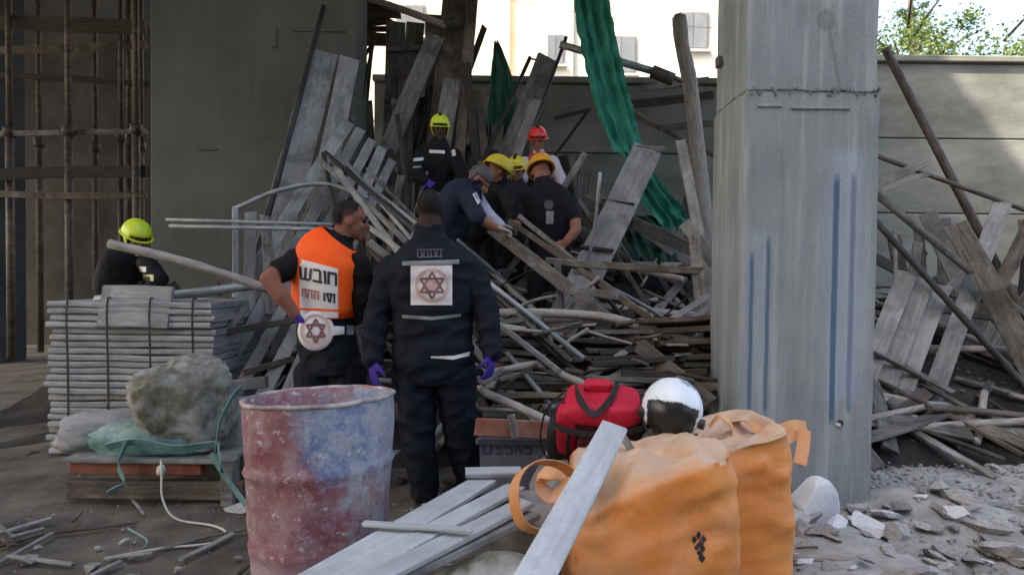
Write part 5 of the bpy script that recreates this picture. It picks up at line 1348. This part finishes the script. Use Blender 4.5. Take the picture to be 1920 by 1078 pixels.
        best = np.full(n, 1e9); lab = np.zeros(n, int); names = []
        for pr in s.pr:
            if pr[0] not in names: names.append(pr[0])
            li = names.index(pr[0])
            if pr[1] == 'c':
                a, b = np.array(pr[2]), np.array(pr[3]); ab = b - a; t_ = np.clip(((co - a) @ ab) / max(ab @ ab, 1e-9), 0, 1)
                d = np.linalg.norm(co - a - t_[:, None]*ab, axis=1) - (pr[4] + (pr[5] - pr[4])*t_)
            elif pr[1] == 'e':
                q = co - np.array(pr[2]); k = sum((q @ np.array(ax) / r)**2 for ax, r in zip(pr[3], pr[4])); d = (np.sqrt(k) - 1) * min(pr[4])
            else:
                a, b = np.array(pr[2]), np.array(pr[3]); ab = b - a; tt = ((co - a) @ ab) / max(ab @ ab, 1e-9); t_ = np.clip(tt, 0, 1)
                q = co - a - t_[:, None]*ab
                k = np.sqrt((q @ np.array(pr[4]) / pr[6])**2 + (q @ np.array(pr[5]) / pr[7])**2); d = (k - 1)*min(pr[6], pr[7])
                d = np.where(np.abs(tt - .5) > .5, d + np.abs(tt - t_)*np.linalg.norm(ab)*.7, d)
            m = d < best; best[m] = d[m]; lab[m] = li
        cols = np.ones((n, 4)); amp = np.zeros(n)
        for i, nm in enumerate(names):
            cols[lab == i, :3] = s.cols[nm]; amp[lab == i] = 0 if nm.startswith(('skin', 'glove')) else s.wr
        if s.hairfn:
            c, r, f, u, k = s.hd; cc = np.array(c + u*.025*k - f*.008*k); q = co - cc
            hx, hy, hz = q @ np.array(r), q @ np.array(f), q @ np.array(u)
            for i in np.nonzero((np.abs(hx) < .12) & (np.abs(hy) < .13) & (hz > -.14))[0]:
                if names[lab[i]] == 'skin':
                    w = s.hairfn(hx[i], hy[i], hz[i]); cols[i, :3] = cols[i, :3]*(1 - w) + np.array((.012, .009, .008))*w
        for i in range(n):
            if amp[i]:
                p = V(co[i]); w = 1 - 2*abs(noise.noise(V((p.x*7, p.y*7, p.z*11)))) + .5*noise.noise(p*17)
                co[i] += nr[i] * w * amp[i]
        out.vertices.foreach_set('co', co.ravel())
        at = out.color_attributes.new('Col', 'FLOAT_COLOR', 'POINT'); at.data.foreach_set('color', cols.ravel())
        out.materials.clear(); out.materials.append(MATS['figure'])
        out.polygons.foreach_set('use_smooth', [True]*len(out.polygons)); out.update()
        s.body = link('body', out, None, s.root)
        s.bvh = BVHTree.FromPolygons([V(c) for c in co], [tuple(p.vertices) for p in out.polygons])
        return s
    def decal(s, name, quads, mat, off=.006, nu=5, nv=5, bvh=None, parent=None):
        me = ray_decal(bvh or s.bvh, quads, off, nu, nv, name)
        if len(me.polygons): return link(name, me, MATS[mat], parent or s.root)
def rect(x0, y0, x1, y1, sl=0.0, x_ref=None):
    xr = x0 if x_ref is None else x_ref
    f = lambda x, y: (x, y + sl*(x - xr))
    return [f(x0, y0), f(x1, y0), f(x1, y1), f(x0, y1)]
def ringq(cx, cy, r0, r1, n=40, ky=1.0):
    out = []
    for i in range(n):
        a, b = 2*math.pi*i/n, 2*math.pi*(i+1)/n
        out.append([(cx + math.cos(a)*r0, cy + math.sin(a)*r0*ky), (cx + math.cos(b)*r0, cy + math.sin(b)*r0*ky), (cx + math.cos(b)*r1, cy + math.sin(b)*r1*ky), (cx + math.cos(a)*r1, cy + math.sin(a)*r1*ky)])
    return out
def starq(cx, cy, r, w, ky=1.0):
    ls = []
    for s0 in (-90, 90):
        pts = [(cx + math.cos(rad(s0 + 120*k))*r, cy + math.sin(rad(s0 + 120*k))*r*ky) for k in range(3)]
        ls += [(*pts[k], *pts[(k+1) % 3]) for k in range(3)]
    return seg_quads(ls, w)
HAIR = lambda p: p.z > .035 - .9*max(0, p.y - .02) * (0 if p.z > .07 else 1) and not (p.y > .07 and p.z < .055) or (p.y < -.005 and p.z > -.055 + .3*(p.y + .09))

# ---- medic in the dark jacket, seen from behind
NAVY, PANT, BLK = (.0058, .0078, .0145), (.0045, .0075, .015), (.005, .005, .006)
GLOVE = (.055, .03, .26)
D = 3.4
fg = Fig('medic in dark navy jacket with white star patch, seen from behind', V((P(815, 700, D).x, D, 0)), .0085, {'jacket': NAVY, 'pants': PANT, 'skin': (.055, .032, .024), 'glove': GLOVE, 'boot': BLK}, .012)
q = lambda x, y, d=D: P(x, y, d)
fg.torso('jacket', [(q(815, 715), .175, .13, 'pants'), (q(814, 672), .225, .155, 'jacket'), (q(812, 610), .215, .145, 'jacket'), (q(810, 545), .245, .15, 'jacket'), (q(808, 505), .258, .15, 'jacket'), (q(807, 480), .215, .13, 'jacket'), (q(806, 456), .125, .10, 'jacket'), (q(806, 436), .082, .082, 'jacket'), (q(806, 424), .076, .078, 'jacket')], V((1, .03, 0)))
fg.limb([('jacket', q(733, 507), .078), ('jacket', q(707, 588, 3.36), .068), ('jacket', q(700, 672, 3.30), .052)])
fg.limb([('jacket', q(883, 505), .078), ('jacket', q(913, 585, 3.36), .068), ('jacket', q(922, 662, 3.30), .052)])
fg.hand('glove', q(700, 676, 3.29), V((.06, -.05, -1)), V((.6, .5, 0)), 1, .55, 1.05)
fg.hand('glove', q(923, 664, 3.29), V((-.12, -.12, -1)), V((-.7, .4, 0)), -1, .6, 1.0)
for hx, kx, ax_, dd, ay in ((776, 784, 798, 3.40, 930), (853, 864, 884, 3.52, 915)):
    fg.limb([('pants', q(hx, 700, D), .122), ('pants', q(kx, 815, (D + dd)/2 - .01), .092), ('pants', q(ax_, ay - 10, dd), .072)])
    a_ = q(ax_, 0, dd); fg.foot('boot', V((a_.x, dd, .105)), V((.15, 1, 0)))
    fg.cap('pants', q(ax_, ay - 20, dd), V((a_.x, dd, .10)), .072, .066)
fg.head(q(806, 394), V((.03, 1, -.05)), 1.0, 'skin', q(806, 440), .062)
fg.hairfn = lambda x, y, z: sstep(-.02, .02, z + .06) if y < .04 else 0.0
fg.build()
p_ = fg.decal('back_patch', [rect(770, 497, 848, 572)], 'patch_white', .006, 14, 14)
fg.decal('reflective_bar', [rect(754, 490, 861, 498, -.03)], 'reflective_dull', .012, 14, 3, parent=p_)
fg.decal('emblem_ring', ringq(810, 535, 26.5, 32) , 'emblem_pink', .009, 1, 2, parent=p_)
fg.decal('emblem_star', starq(810, 535, 25, 3.6), 'emblem_dark', .010, 6, 1, parent=p_)
fg.decal('emblem_centre', ringq(810, 535, 0.1, 10, 24), 'emblem_pink', .0125, 1, 2, parent=p_)
fg.decal('jacket_lettering', seg_quads([(x, 468, x + dx, 482) for x, dx in ((783, 0), (789, 3), (796, -2), (801, 2), (808, 0), (814, 3), (821, -3), (827, 0))] + [(782, 468, 832, 467), (785, 482, 830, 481)], 2.6), 'letter_grey', .006, 3, 1)
fg.decal('waist_stripe', [[(754, 590), (810, 594), (810, 600), (754, 596)], [(810, 594), (864, 588), (864, 594), (810, 600)]], 'reflective_dull', .007, 12, 2)
fg.decal('hem_stripe', [[(808, 668), (850, 667), (850, 674), (808, 671)], [(850, 667), (882, 659), (880, 667), (850, 674)]], 'reflective', .007, 8, 2)
fg.decal('sleeve_band', [[(689, 540), (712, 546), (710, 555), (688, 549)]], 'reflective', .006, 4, 2)
fg.decal('sleeve_band', [[(902, 535), (926, 528), (926, 537), (903, 544)]], 'reflective', .006, 4, 2)
fg.decal('side_piping', [[(884, 585), (888, 585), (898, 665), (894, 665)]], 'reflective_dull', .006, 2, 10)
fg.decal('side_piping', [[(729, 605), (733, 605), (733, 640), (729, 640)]], 'reflective_dull', .006, 2, 6)

# ---- medic in the orange vest, hand on hip, head turned to the right
D = 3.5
fg = Fig('medic in orange vest with hand on hip, head turned right', V((P(615, 700, D).x, D, 0)), .0075, {'shirt': (.006, .0055, .006), 'pants': (.005, .007, .013), 'skin': (.24, .10, .062), 'glove': GLOVE, 'boot': BLK}, .009)
RT = V((.90, -.38, -.17))
fg.torso('shirt', [(q(620, 700, D), .165, .125, 'pants'), (q(613, 640, D), .172, .125, 'pants'), (q(609, 595, D), .163, .115, 'shirt'), (q(611, 535, D), .182, .125, 'shirt'), (q(617, 485, D), .19, .12, 'shirt'), (q(628, 460, D), .145, .095, 'shirt'), (q(640, 444, D), .072, .07, 'shirt')], RT)
fg.limb([('shirt', q(566, 484, 3.52), .070), ('shirt', q(527, 508, 3.40), .068), ('skin', q(524, 509, 3.39), .050), ('skin', q(503, 523, 3.33), .046), ('skin', q(528, 556, 3.32), .045), ('skin', q(553, 588, 3.34), .031)])
fg.hand('glove', q(553, 590, 3.34), V((.55, .25, -.75)), V((.6, .6, .2)), -1, .5, 1.0)
fg.limb([('shirt', q(672, 498, 3.46), .070), ('shirt', q(681, 560, 3.46), .062), ('skin', q(682, 585, 3.47), .046), ('skin', q(664, 603, 3.68), .033)])
fg.hand('skin', q(664, 603, 3.68), V((-.5, .6, .1)), V((-.3, -.2, 1)), 1, .5)
for hx, kx, ax_ in ((590, 592, 596), (650, 654, 660)):
    fg.limb([('pants', q(hx, 700, D), .115), ('pants', q(kx, 810, D - .02), .085), ('pants', V((q(ax_, 900, D).x, D + .03, .11)), .066)])
    fg.foot('boot', V((q(ax_, 900, D).x, D + .03, .105)), V((.4, 1, 0)))
fg.head(q(655, 412, D), V((.92, .36, -.10)), 1.0, 'skin', q(641, 446, D), .060)
fg.hairfn = lambda x, y, z: sstep(-.012, .022, z - (.045 if y > .045 else (-.02 + .9*max(0, y - .0) if y > -.035 else -.075))) * (1.0 if y < -.03 or z > .03 else .8)
fg.build(); fg.eyes()
# the vest follows the trunk
vs, fs = fg.ring_mesh(6, 17, .016, 40)
vest = link('vest', mesh('vest', vs, fs, True), MATS['vest_orange'], fg.root)
vest.data.update(); sm = vest.modifiers.new('thick', 'SOLIDIFY'); sm.thickness = .006; sm.offset = 1
vb = BVHTree.FromPolygons([V(v) for v in vs], fs)
SLP = .20
fg.decal('white_panel', [[(556, 484), (634, 504), (634, 596), (560, 596)]], 'patch_white', .010, 14, 14, vb, vest)
def hl(lines): return [(x0, y0 + SLP*(x0 - 565), x1, y1 + SLP*(x1 - 565)) for x0, y0, x1, y1 in lines]
shin = [(563, 500, 564, 522), (564, 522, 581, 522), (581, 522, 583, 500), (573, 500, 572, 521)]
bet = [(587, 501, 600, 501), (600, 501, 600, 522), (586, 522, 604, 522)]
vav = [(609, 500, 610, 523), (606, 501, 611, 501)]
het = [(616, 523, 616, 501), (614, 501, 631, 501), (630, 501, 630, 523)]
fg.decal('lettering', seg_quads(hl(shin + bet + vav + het), 4.6), 'letter_black', .014, 5, 1, vb, vest)
small = [(x, 541, x + dx, 556) for x, dx in ((567, 0), (572, 2), (578, -1), (584, 1), (590, 0), (596, 1))] + [(566, 541, 598, 541)]
fg.decal('small_lettering', seg_quads(hl(small), 3.2), 'letter_red', .014, 3, 1, vb, vest)
small = [(x, 540, x + dx, 556) for x, dx in ((608, 0), (613, 4), (621, -2), (627, 0))] + [(611, 541, 629, 540)]
fg.decal('small_lettering', seg_quads(hl(small), 3.4), 'letter_black', .014, 3, 1, vb, vest)
fg.decal('orange_band', [[(561, 577), (634, 580), (634, 584), (561, 581)]], 'vest_orange', .0135, 10, 2, vb, vest)
fg.decal('side_reflective', [[(640, 578), (656, 581), (655, 597), (640, 594)]], 'reflective', .012, 4, 3, vb, vest)
# belt pouch with the star badge
pc = q(592, 620, 3.345); nrm = (V((0, 0, CAM_H)) - pc).normalized(); nrm = (nrm + V((-.15, 0, 0))).normalized()
px_, py_, pz_ = frame(V((1, .1, 0)), nrm)
vs, fs = [], []
for k, (r_, z_) in enumerate(((.085, -.05), (.102, -.035), (.104, .0), (.098, .012), (.0001, .014))):
    for i in range(40): a = 2*math.pi*i/40; vs.append(pc + px_*math.cos(a)*r_*.95 + py_*math.sin(a)*r_*1.08 + pz_*z_)
fs = [(k*40 + i, k*40 + (i+1) % 40, (k+1)*40 + (i+1) % 40, (k+1)*40 + i) for k in range(4) for i in range(40)]
pouch = link('belt_pouch', mesh('belt_pouch', vs, fs, True), MATS['patch_white'], fg.root)
pb = BVHTree.FromPolygons([V(v) for v in vs], fs)
fg.decal('badge_ring', ringq(592, 620, 24, 29, 36, 1.1), 'emblem_pink', .003, 1, 1, pb, pouch)
fg.decal('badge_star', starq(592, 620, 20, 4.2, 1.1), 'emblem_dark', .005, 3, 1, pb, pouch)
fg.decal('belt_strap', [[(618, 611), (646, 612), (646, 626), (618, 630)]], 'reflective', .02, 6, 4)
fg.decal('belt_buckle', [[(650, 609), (664, 611), (663, 627), (650, 628)]], 'reflective_dull', .02, 4, 4)

# ---- rescuers on the heap
def helmet(fg, mat, peak=True, big=1.0, trim='plastic_black', flap=None):
    rr = (.100*big, .128*big, .112*big)
    sh = fg.shell_on_head('helmet', mat, lambda p: p.z > -.012 and not (p.y > .085*big and p.z < .02), rr, off=(0, 0, .005), th=.008)
    c, r, f, u, k = fg.hd
    pts = []
    for i in range(33):
        a = 2*math.pi*i/32; ext = 1.03 + (.16*max(0, math.sin(a)) if peak else 0)
        pts.append(c + u*.016*k - f*.008*k + r*math.cos(a)*rr[0]*1.02*k + f*math.sin(a)*rr[1]*ext*k)
    vs, fs = tube_mesh(pts, .012, 8, flat=.5, cap=False, hint=u); link('brim', mesh('brim', vs, fs, True), MATS[mat], sh)
    link('comb', ribbon_mesh([c + u*.075*k + f*.10*k, c + u*.135*k + f*.04*k, c + u*.142*k - f*.03*k, c + u*.09*k - f*.115*k], .03, .012, r, 14), MATS[trim], sh)
    if flap:
        fg.shell_on_head('neck_guard', flap, lambda p: p.z < -.0 and p.y < .03 and p.z > -.10, (.094, .118, .15), th=.006)
    return sh
def rescuer(label, D, cols, hips, secs, right, hd, fwd, neck, arms, legs, wr=.006, vox=.011, gl='glove'):
    g = Fig(label, V((P(hips[0], 500, D).x, D, mound(P(hips[0], 500, D).x, D))), vox, cols, wr)
    g.torso('coat', [(P(x, y, D + dd), hw, hdp, lb) for x, y, dd, hw, hdp, lb in secs], right)
    for arm in arms:
        ch = [(lb, P(x, y, d), r) for lb, x, y, d, r in arm[0]]
        g.limb(ch)
        w = ch[-1][1]; g.hand(arm[1], w, arm[2], V(arm[3]), arm[4], .7, 1.0)
    for leg in legs:
        ch = [(lb, P(x, y, d), r) for lb, x, y, d, r in leg]
        e = ch[-1][1]; g.limb(ch); g.foot('boot', e, V((0, -1, 0)))
    g.head(P(*hd), V(fwd), 1.0, 'skin', P(*neck))
    g.build(); return g
CB = {'coat': (.007, .007, .008), 'pants': (.007, .007, .008), 'skin': (.07, .04, .03), 'glove': (.07, .035, .30), 'boot': BLK, 'pale': (.32, .33, .33)}
g = rescuer('rescuer in black with lime helmet standing highest on the heap', 6.2, CB, (815, 420), [(814, 440, 0, .165, .13, 'pants'), (814, 385, 0, .17, .125, 'coat'), (817, 325, 0, .19, .13, 'coat'), (820, 290, 0, .195, .125, 'coat'), (823, 272, 0, .11, .09, 'coat'), (824, 262, 0, .07, .07, 'coat')], V((1, -.15, .05)), (825, 240, 6.18), (.15, -1, -.25), (824, 264, 6.2),
    [([('coat', 790, 290, 6.18, .075), ('coat', 780, 325, 6.02, .062), ('coat', 797, 340, 5.85, .048)], 'glove', V((.5, -.3, -.3)), (0, -1, .3), 1), ([('coat', 852, 292, 6.18, .075), ('coat', 868, 338, 6.0, .062), ('coat', 845, 362, 5.82, .048)], 'pale', V((-.6, -.3, -.3)), (0, -1, .3), -1)],
    [[('pants', 803, 440, 6.2, .115), ('pants', 800, 480, 6.15, .085), ('pants', 798, 520, 6.15, .066)], [('pants', 830, 440, 6.2, .115), ('pants', 836, 480, 6.15, .085), ('pants', 838, 520, 6.15, .066)]])
h_ = helmet(g, 'helmet_lime', flap='helmet_lime'); g.eyes()
g.decal('chest_band', [rect(805, 281, 834, 287, .05)], 'reflective', .008, 5, 2)
g.decal('arm_band', [rect(775, 297, 794, 303, -.1)], 'reflective', .008, 4, 2); g.decal('arm_band', [rect(774, 312, 790, 316, -.1)], 'reflective_dull', .008, 4, 2)
g.decal('arm_band', [[(846, 282), (853, 280), (855, 292), (848, 293)]], 'reflective', .008, 3, 3)
g.decal('cuff_band', [[(852, 350), (872, 343), (876, 351), (856, 358)]], 'reflective_lime', .008, 4, 3)
CR = {'coat': (.30, .05, .06), 'white': (.52, .46, .52), 'pants': (.012, .012, .016), 'skin': (.26, .12, .08), 'glove': (.012, .012, .014), 'boot': BLK, 'pale': (.5, .5, .5)}
g = rescuer('rescuer in red helmet and red and white top facing the camera', 6.35, CR, (1012, 420), [(1012, 440, 0, .16, .13, 'pants'), (1012, 390, 0, .165, .12, 'pants'), (1011, 340, 0, .18, .125, 'coat'), (1010, 308, 0, .19, .12, 'coat'), (1009, 293, 0, .11, .09, 'white'), (1008, 284, 0, .065, .065, 'white')], V((1, .1, -.05)), (1008, 263, 6.3), (-.05, -1, -.32), (1008, 286, 6.34),
    [([('white', 1035, 305, 6.3, .072), ('white', 1054, 342, 6.2, .058), ('white', 1046, 372, 6.0, .045)], 'glove', V((-.5, -.4, -.4)), (0, -1, .3), -1), ([('white', 984, 307, 6.3, .070), ('white', 974, 345, 6.2, .058), ('white', 990, 372, 6.0, .045)], 'glove', V((.5, -.4, -.4)), (0, -1, .3), 1)],
    [[('pants', 1000, 440, 6.35, .115), ('pants', 998, 485, 6.3, .085), ('pants', 996, 520, 6.3, .066)], [('pants', 1026, 440, 6.35, .115), ('pants', 1030, 485, 6.3, .085), ('pants', 1032, 520, 6.3, .066)]])
helmet(g, 'helmet_red', peak=False, big=1.02); g.eyes()
g.decal('cuff_band', [rect(1044, 334, 1066, 341)], 'reflective', .01, 4, 2)
CK = {'coat': (.0065, .0065, .009), 'pants': (.009, .010, .013), 'skin': (.27, .125, .08), 'glove': (.02, .02, .022), 'boot': BLK}
g = rescuer('rescuer in orange helmet and black shirt seen from behind', 5.2, CK, (1030, 480), [(1034, 495, 0, .17, .13, 'pants'), (1030, 455, 0, .18, .13, 'coat'), (1026, 405, 0, .205, .14, 'coat'), (1024, 370, 0, .21, .13, 'coat'), (1020, 352, .02, .12, .10, 'coat'), (1017, 342, .05, .075, .075, 'coat')], V((1, .12, -.06)), (1014, 322, 5.28), (-.15, 1, -.45), (1017, 344, 5.24),
    [([('coat', 1064, 378, 5.2, .078), ('coat', 1076, 408, 5.12, .062), ('skin', 1078, 412, 5.11, .050), ('skin', 1080, 432, 5.05, .046), ('skin', 1060, 455, 5.0, .034)], 'skin', V((-.7, -.1, -.3)), (0, -1, .3), -1), ([('coat', 985, 380, 5.22, .078), ('coat', 972, 415, 5.15, .060), ('skin', 970, 420, 5.13, .046), ('skin', 952, 436, 5.0, .034)], 'skin', V((-.7, -.3, -.2)), (0, -1, .3), 1)],
    [[('pants', 1014, 500, 5.2, .12), ('pants', 1008, 540, 5.15, .09), ('pants', 1004, 600, 5.15, .07)], [('pants', 1056, 500, 5.2, .12), ('pants', 1064, 545, 5.15, .09), ('pants', 1066, 600, 5.15, .07)]], vox=.010)
helmet(g, 'helmet_orange', big=1.14, trim='helmet_yellow')
g.decal('back_print', ringq(1029, 384, .1, 9, 16), 'letter_grey', .006, 1, 1); g.decal('back_label', [rect(1024, 396, 1038, 420)], 'reflective_dull', .006, 3, 4)
CY = {'coat': (.012, .013, .014), 'pants': (.010, .011, .012), 'skin': SKIN2, 'glove': (.16, .13, .10), 'boot': BLK}
g = rescuer('rescuer in yellow helmet bending towards the held planks', 5.55, CY, (905, 440), [(895, 455, 0, .165, .13, 'pants'), (905, 415, 0, .175, .13, 'coat'), (920, 378, 0, .195, .135, 'coat'), (930, 355, -.02, .18, .12, 'coat'), (935, 343, -.05, .09, .085, 'coat')], V((.9, .4, 0)), (934, 322, 5.47), (.8, .45, -.45), (934, 345, 5.5),
    [([('coat', 950, 368, 5.4, .072), ('coat', 962, 410, 5.25, .058), ('coat', 950, 428, 5.05, .045)], 'glove', V((-.3, -.6, -.2)), (0, 0, 1), -1), ([('coat', 905, 370, 5.6, .072), ('coat', 912, 410, 5.4, .058), ('coat', 935, 425, 5.1, .045)], 'glove', V((.4, -.6, -.2)), (0, 0, 1), 1)],
    [[('pants', 885, 455, 5.55, .115), ('pants', 884, 500, 5.5, .085), ('pants', 882, 560, 5.5, .066)], [('pants', 912, 455, 5.55, .115), ('pants', 916, 500, 5.5, .085), ('pants', 918, 560, 5.5, .066)]], vox=.010)
helmet(g, 'helmet_yellow', big=1.12, trim='helmet_yellow')
g = rescuer('rescuer in small yellow helmet half hidden between two others', 6.0, CY, (968, 430), [(966, 450, 0, .16, .12, 'pants'), (966, 400, 0, .165, .12, 'coat'), (967, 362, 0, .18, .12, 'coat'), (968, 345, 0, .10, .09, 'coat'), (969, 336, 0, .065, .065, 'coat')], V((1, 0, 0)), (969, 318, 5.97), (-.25, -1, -.35), (969, 340, 6.0),
    [([('coat', 942, 362, 5.98, .068), ('coat', 938, 400, 5.85, .055), ('coat', 950, 425, 5.7, .045)], 'glove', V((.3, -.6, -.2)), (0, 0, 1), -1)],
    [[('pants', 956, 450, 6.0, .11), ('pants', 954, 495, 5.95, .082), ('pants', 953, 530, 5.95, .066)], [('pants', 978, 450, 6.0, .11), ('pants', 980, 495, 5.95, .082), ('pants', 981, 530, 5.95, .066)]])
helmet(g, 'helmet_yellow', big=.98); g.eyes()
CN = {'coat': (.014, .019, .036), 'pale': (.40, .42, .55), 'pants': (.012, .018, .030), 'skin': SKIN, 'glove': (.42, .38, .36), 'boot': BLK}
g = rescuer('rescuer in navy overalls bending forward beside the dark jacket medic', 4.95, CN, (845, 450), [(836, 460, .05, .17, .14, 'pants'), (843, 420, .02, .18, .14, 'coat'), (858, 385, 0, .20, .14, 'coat'), (876, 362, -.02, .19, .12, 'coat'), (888, 352, -.04, .09, .085, 'coat')], V((.5, .85, 0)), (898, 338, 4.92), (.75, -.1, -.65), (889, 353, 4.92),
    [([('coat', 876, 372, 4.8, .075), ('coat', 897, 408, 4.68, .062), ('skin', 902, 412, 4.68, .046), ('skin', 930, 428, 4.75, .034)], 'glove', V((.8, .2, -.2)), (0, -.3, -1), 1), ([('pale', 888, 366, 5.08, .070), ('pale', 912, 400, 5.0, .055), ('skin', 940, 424, 4.95, .034)], 'glove', V((.8, .1, -.2)), (0, -.3, -1), -1)],
    [[('pants', 828, 462, 4.95, .118), ('pants', 830, 520, 4.9, .088), ('pants', 830, 585, 4.95, .068)], [('pants', 848, 462, 5.05, .118), ('pants', 856, 520, 5.0, .088), ('pants', 858, 585, 5.05, .068)]], vox=.010)
g.shell_on_head('cap', 'letter_grey', lambda p: p.z > .01 or (p.y < -.02 and p.z > -.04), (.082, .102, .102), rough=.02)
g.decal('shoulder_flash', [[(886, 364), (893, 360), (902, 378), (896, 384)]], 'reflective', .008, 3, 4)
CG = {'coat': (.010, .010, .010), 'pants': (.010, .010, .012), 'skin': SKIN2, 'glove': (.02, .02, .02), 'boot': BLK}
g = rescuer('crouching firefighter with lime helmet behind the sheet stack at left', 5.2, CG, (240, 560), [(215, 610, .1, .17, .14, 'pants'), (220, 560, .08, .18, .14, 'coat'), (232, 510, .04, .20, .14, 'coat'), (245, 482, 0, .19, .12, 'coat'), (252, 468, -.02, .10, .09, 'coat'), (254, 460, -.03, .07, .07, 'coat')], V((.85, .5, 0)), (256, 444, 5.15), (.75, -.55, -.45), (254, 463, 5.17),
    [([('coat', 276, 495, 5.05, .078), ('coat', 300, 525, 4.95, .064), ('coat', 275, 548, 4.85, .050)], 'glove', V((-.8, -.2, -.2)), (0, -.3, -1), -1), ([('coat', 214, 495, 5.35, .075), ('coat', 195, 540, 5.3, .062), ('coat', 220, 560, 5.15, .048)], 'glove', V((.6, -.3, -.2)), (0, -.3, -1), 1)],
    [[('pants', 210, 610, 5.25, .118), ('pants', 240, 680, 5.1, .088), ('pants', 225, 780, 5.25, .068)], [('pants', 235, 610, 5.3, .118), ('pants', 275, 680, 5.15, .088), ('pants', 262, 780, 5.3, .068)]], vox=.010)
helmet(g, 'helmet_lime', big=1.12, flap='helmet_lime')
for qd, mt in ((rect(262, 500, 274, 510), 'reflective'), (rect(294, 503, 310, 511), 'reflective'), (rect(268, 515, 288, 527), 'reflective_lime'), (rect(258, 527, 268, 533), 'reflective_dull'), (rect(254, 474, 262, 480), 'reflective')):
    g.decal('reflective_mark', [qd], mt, .008, 3, 3)
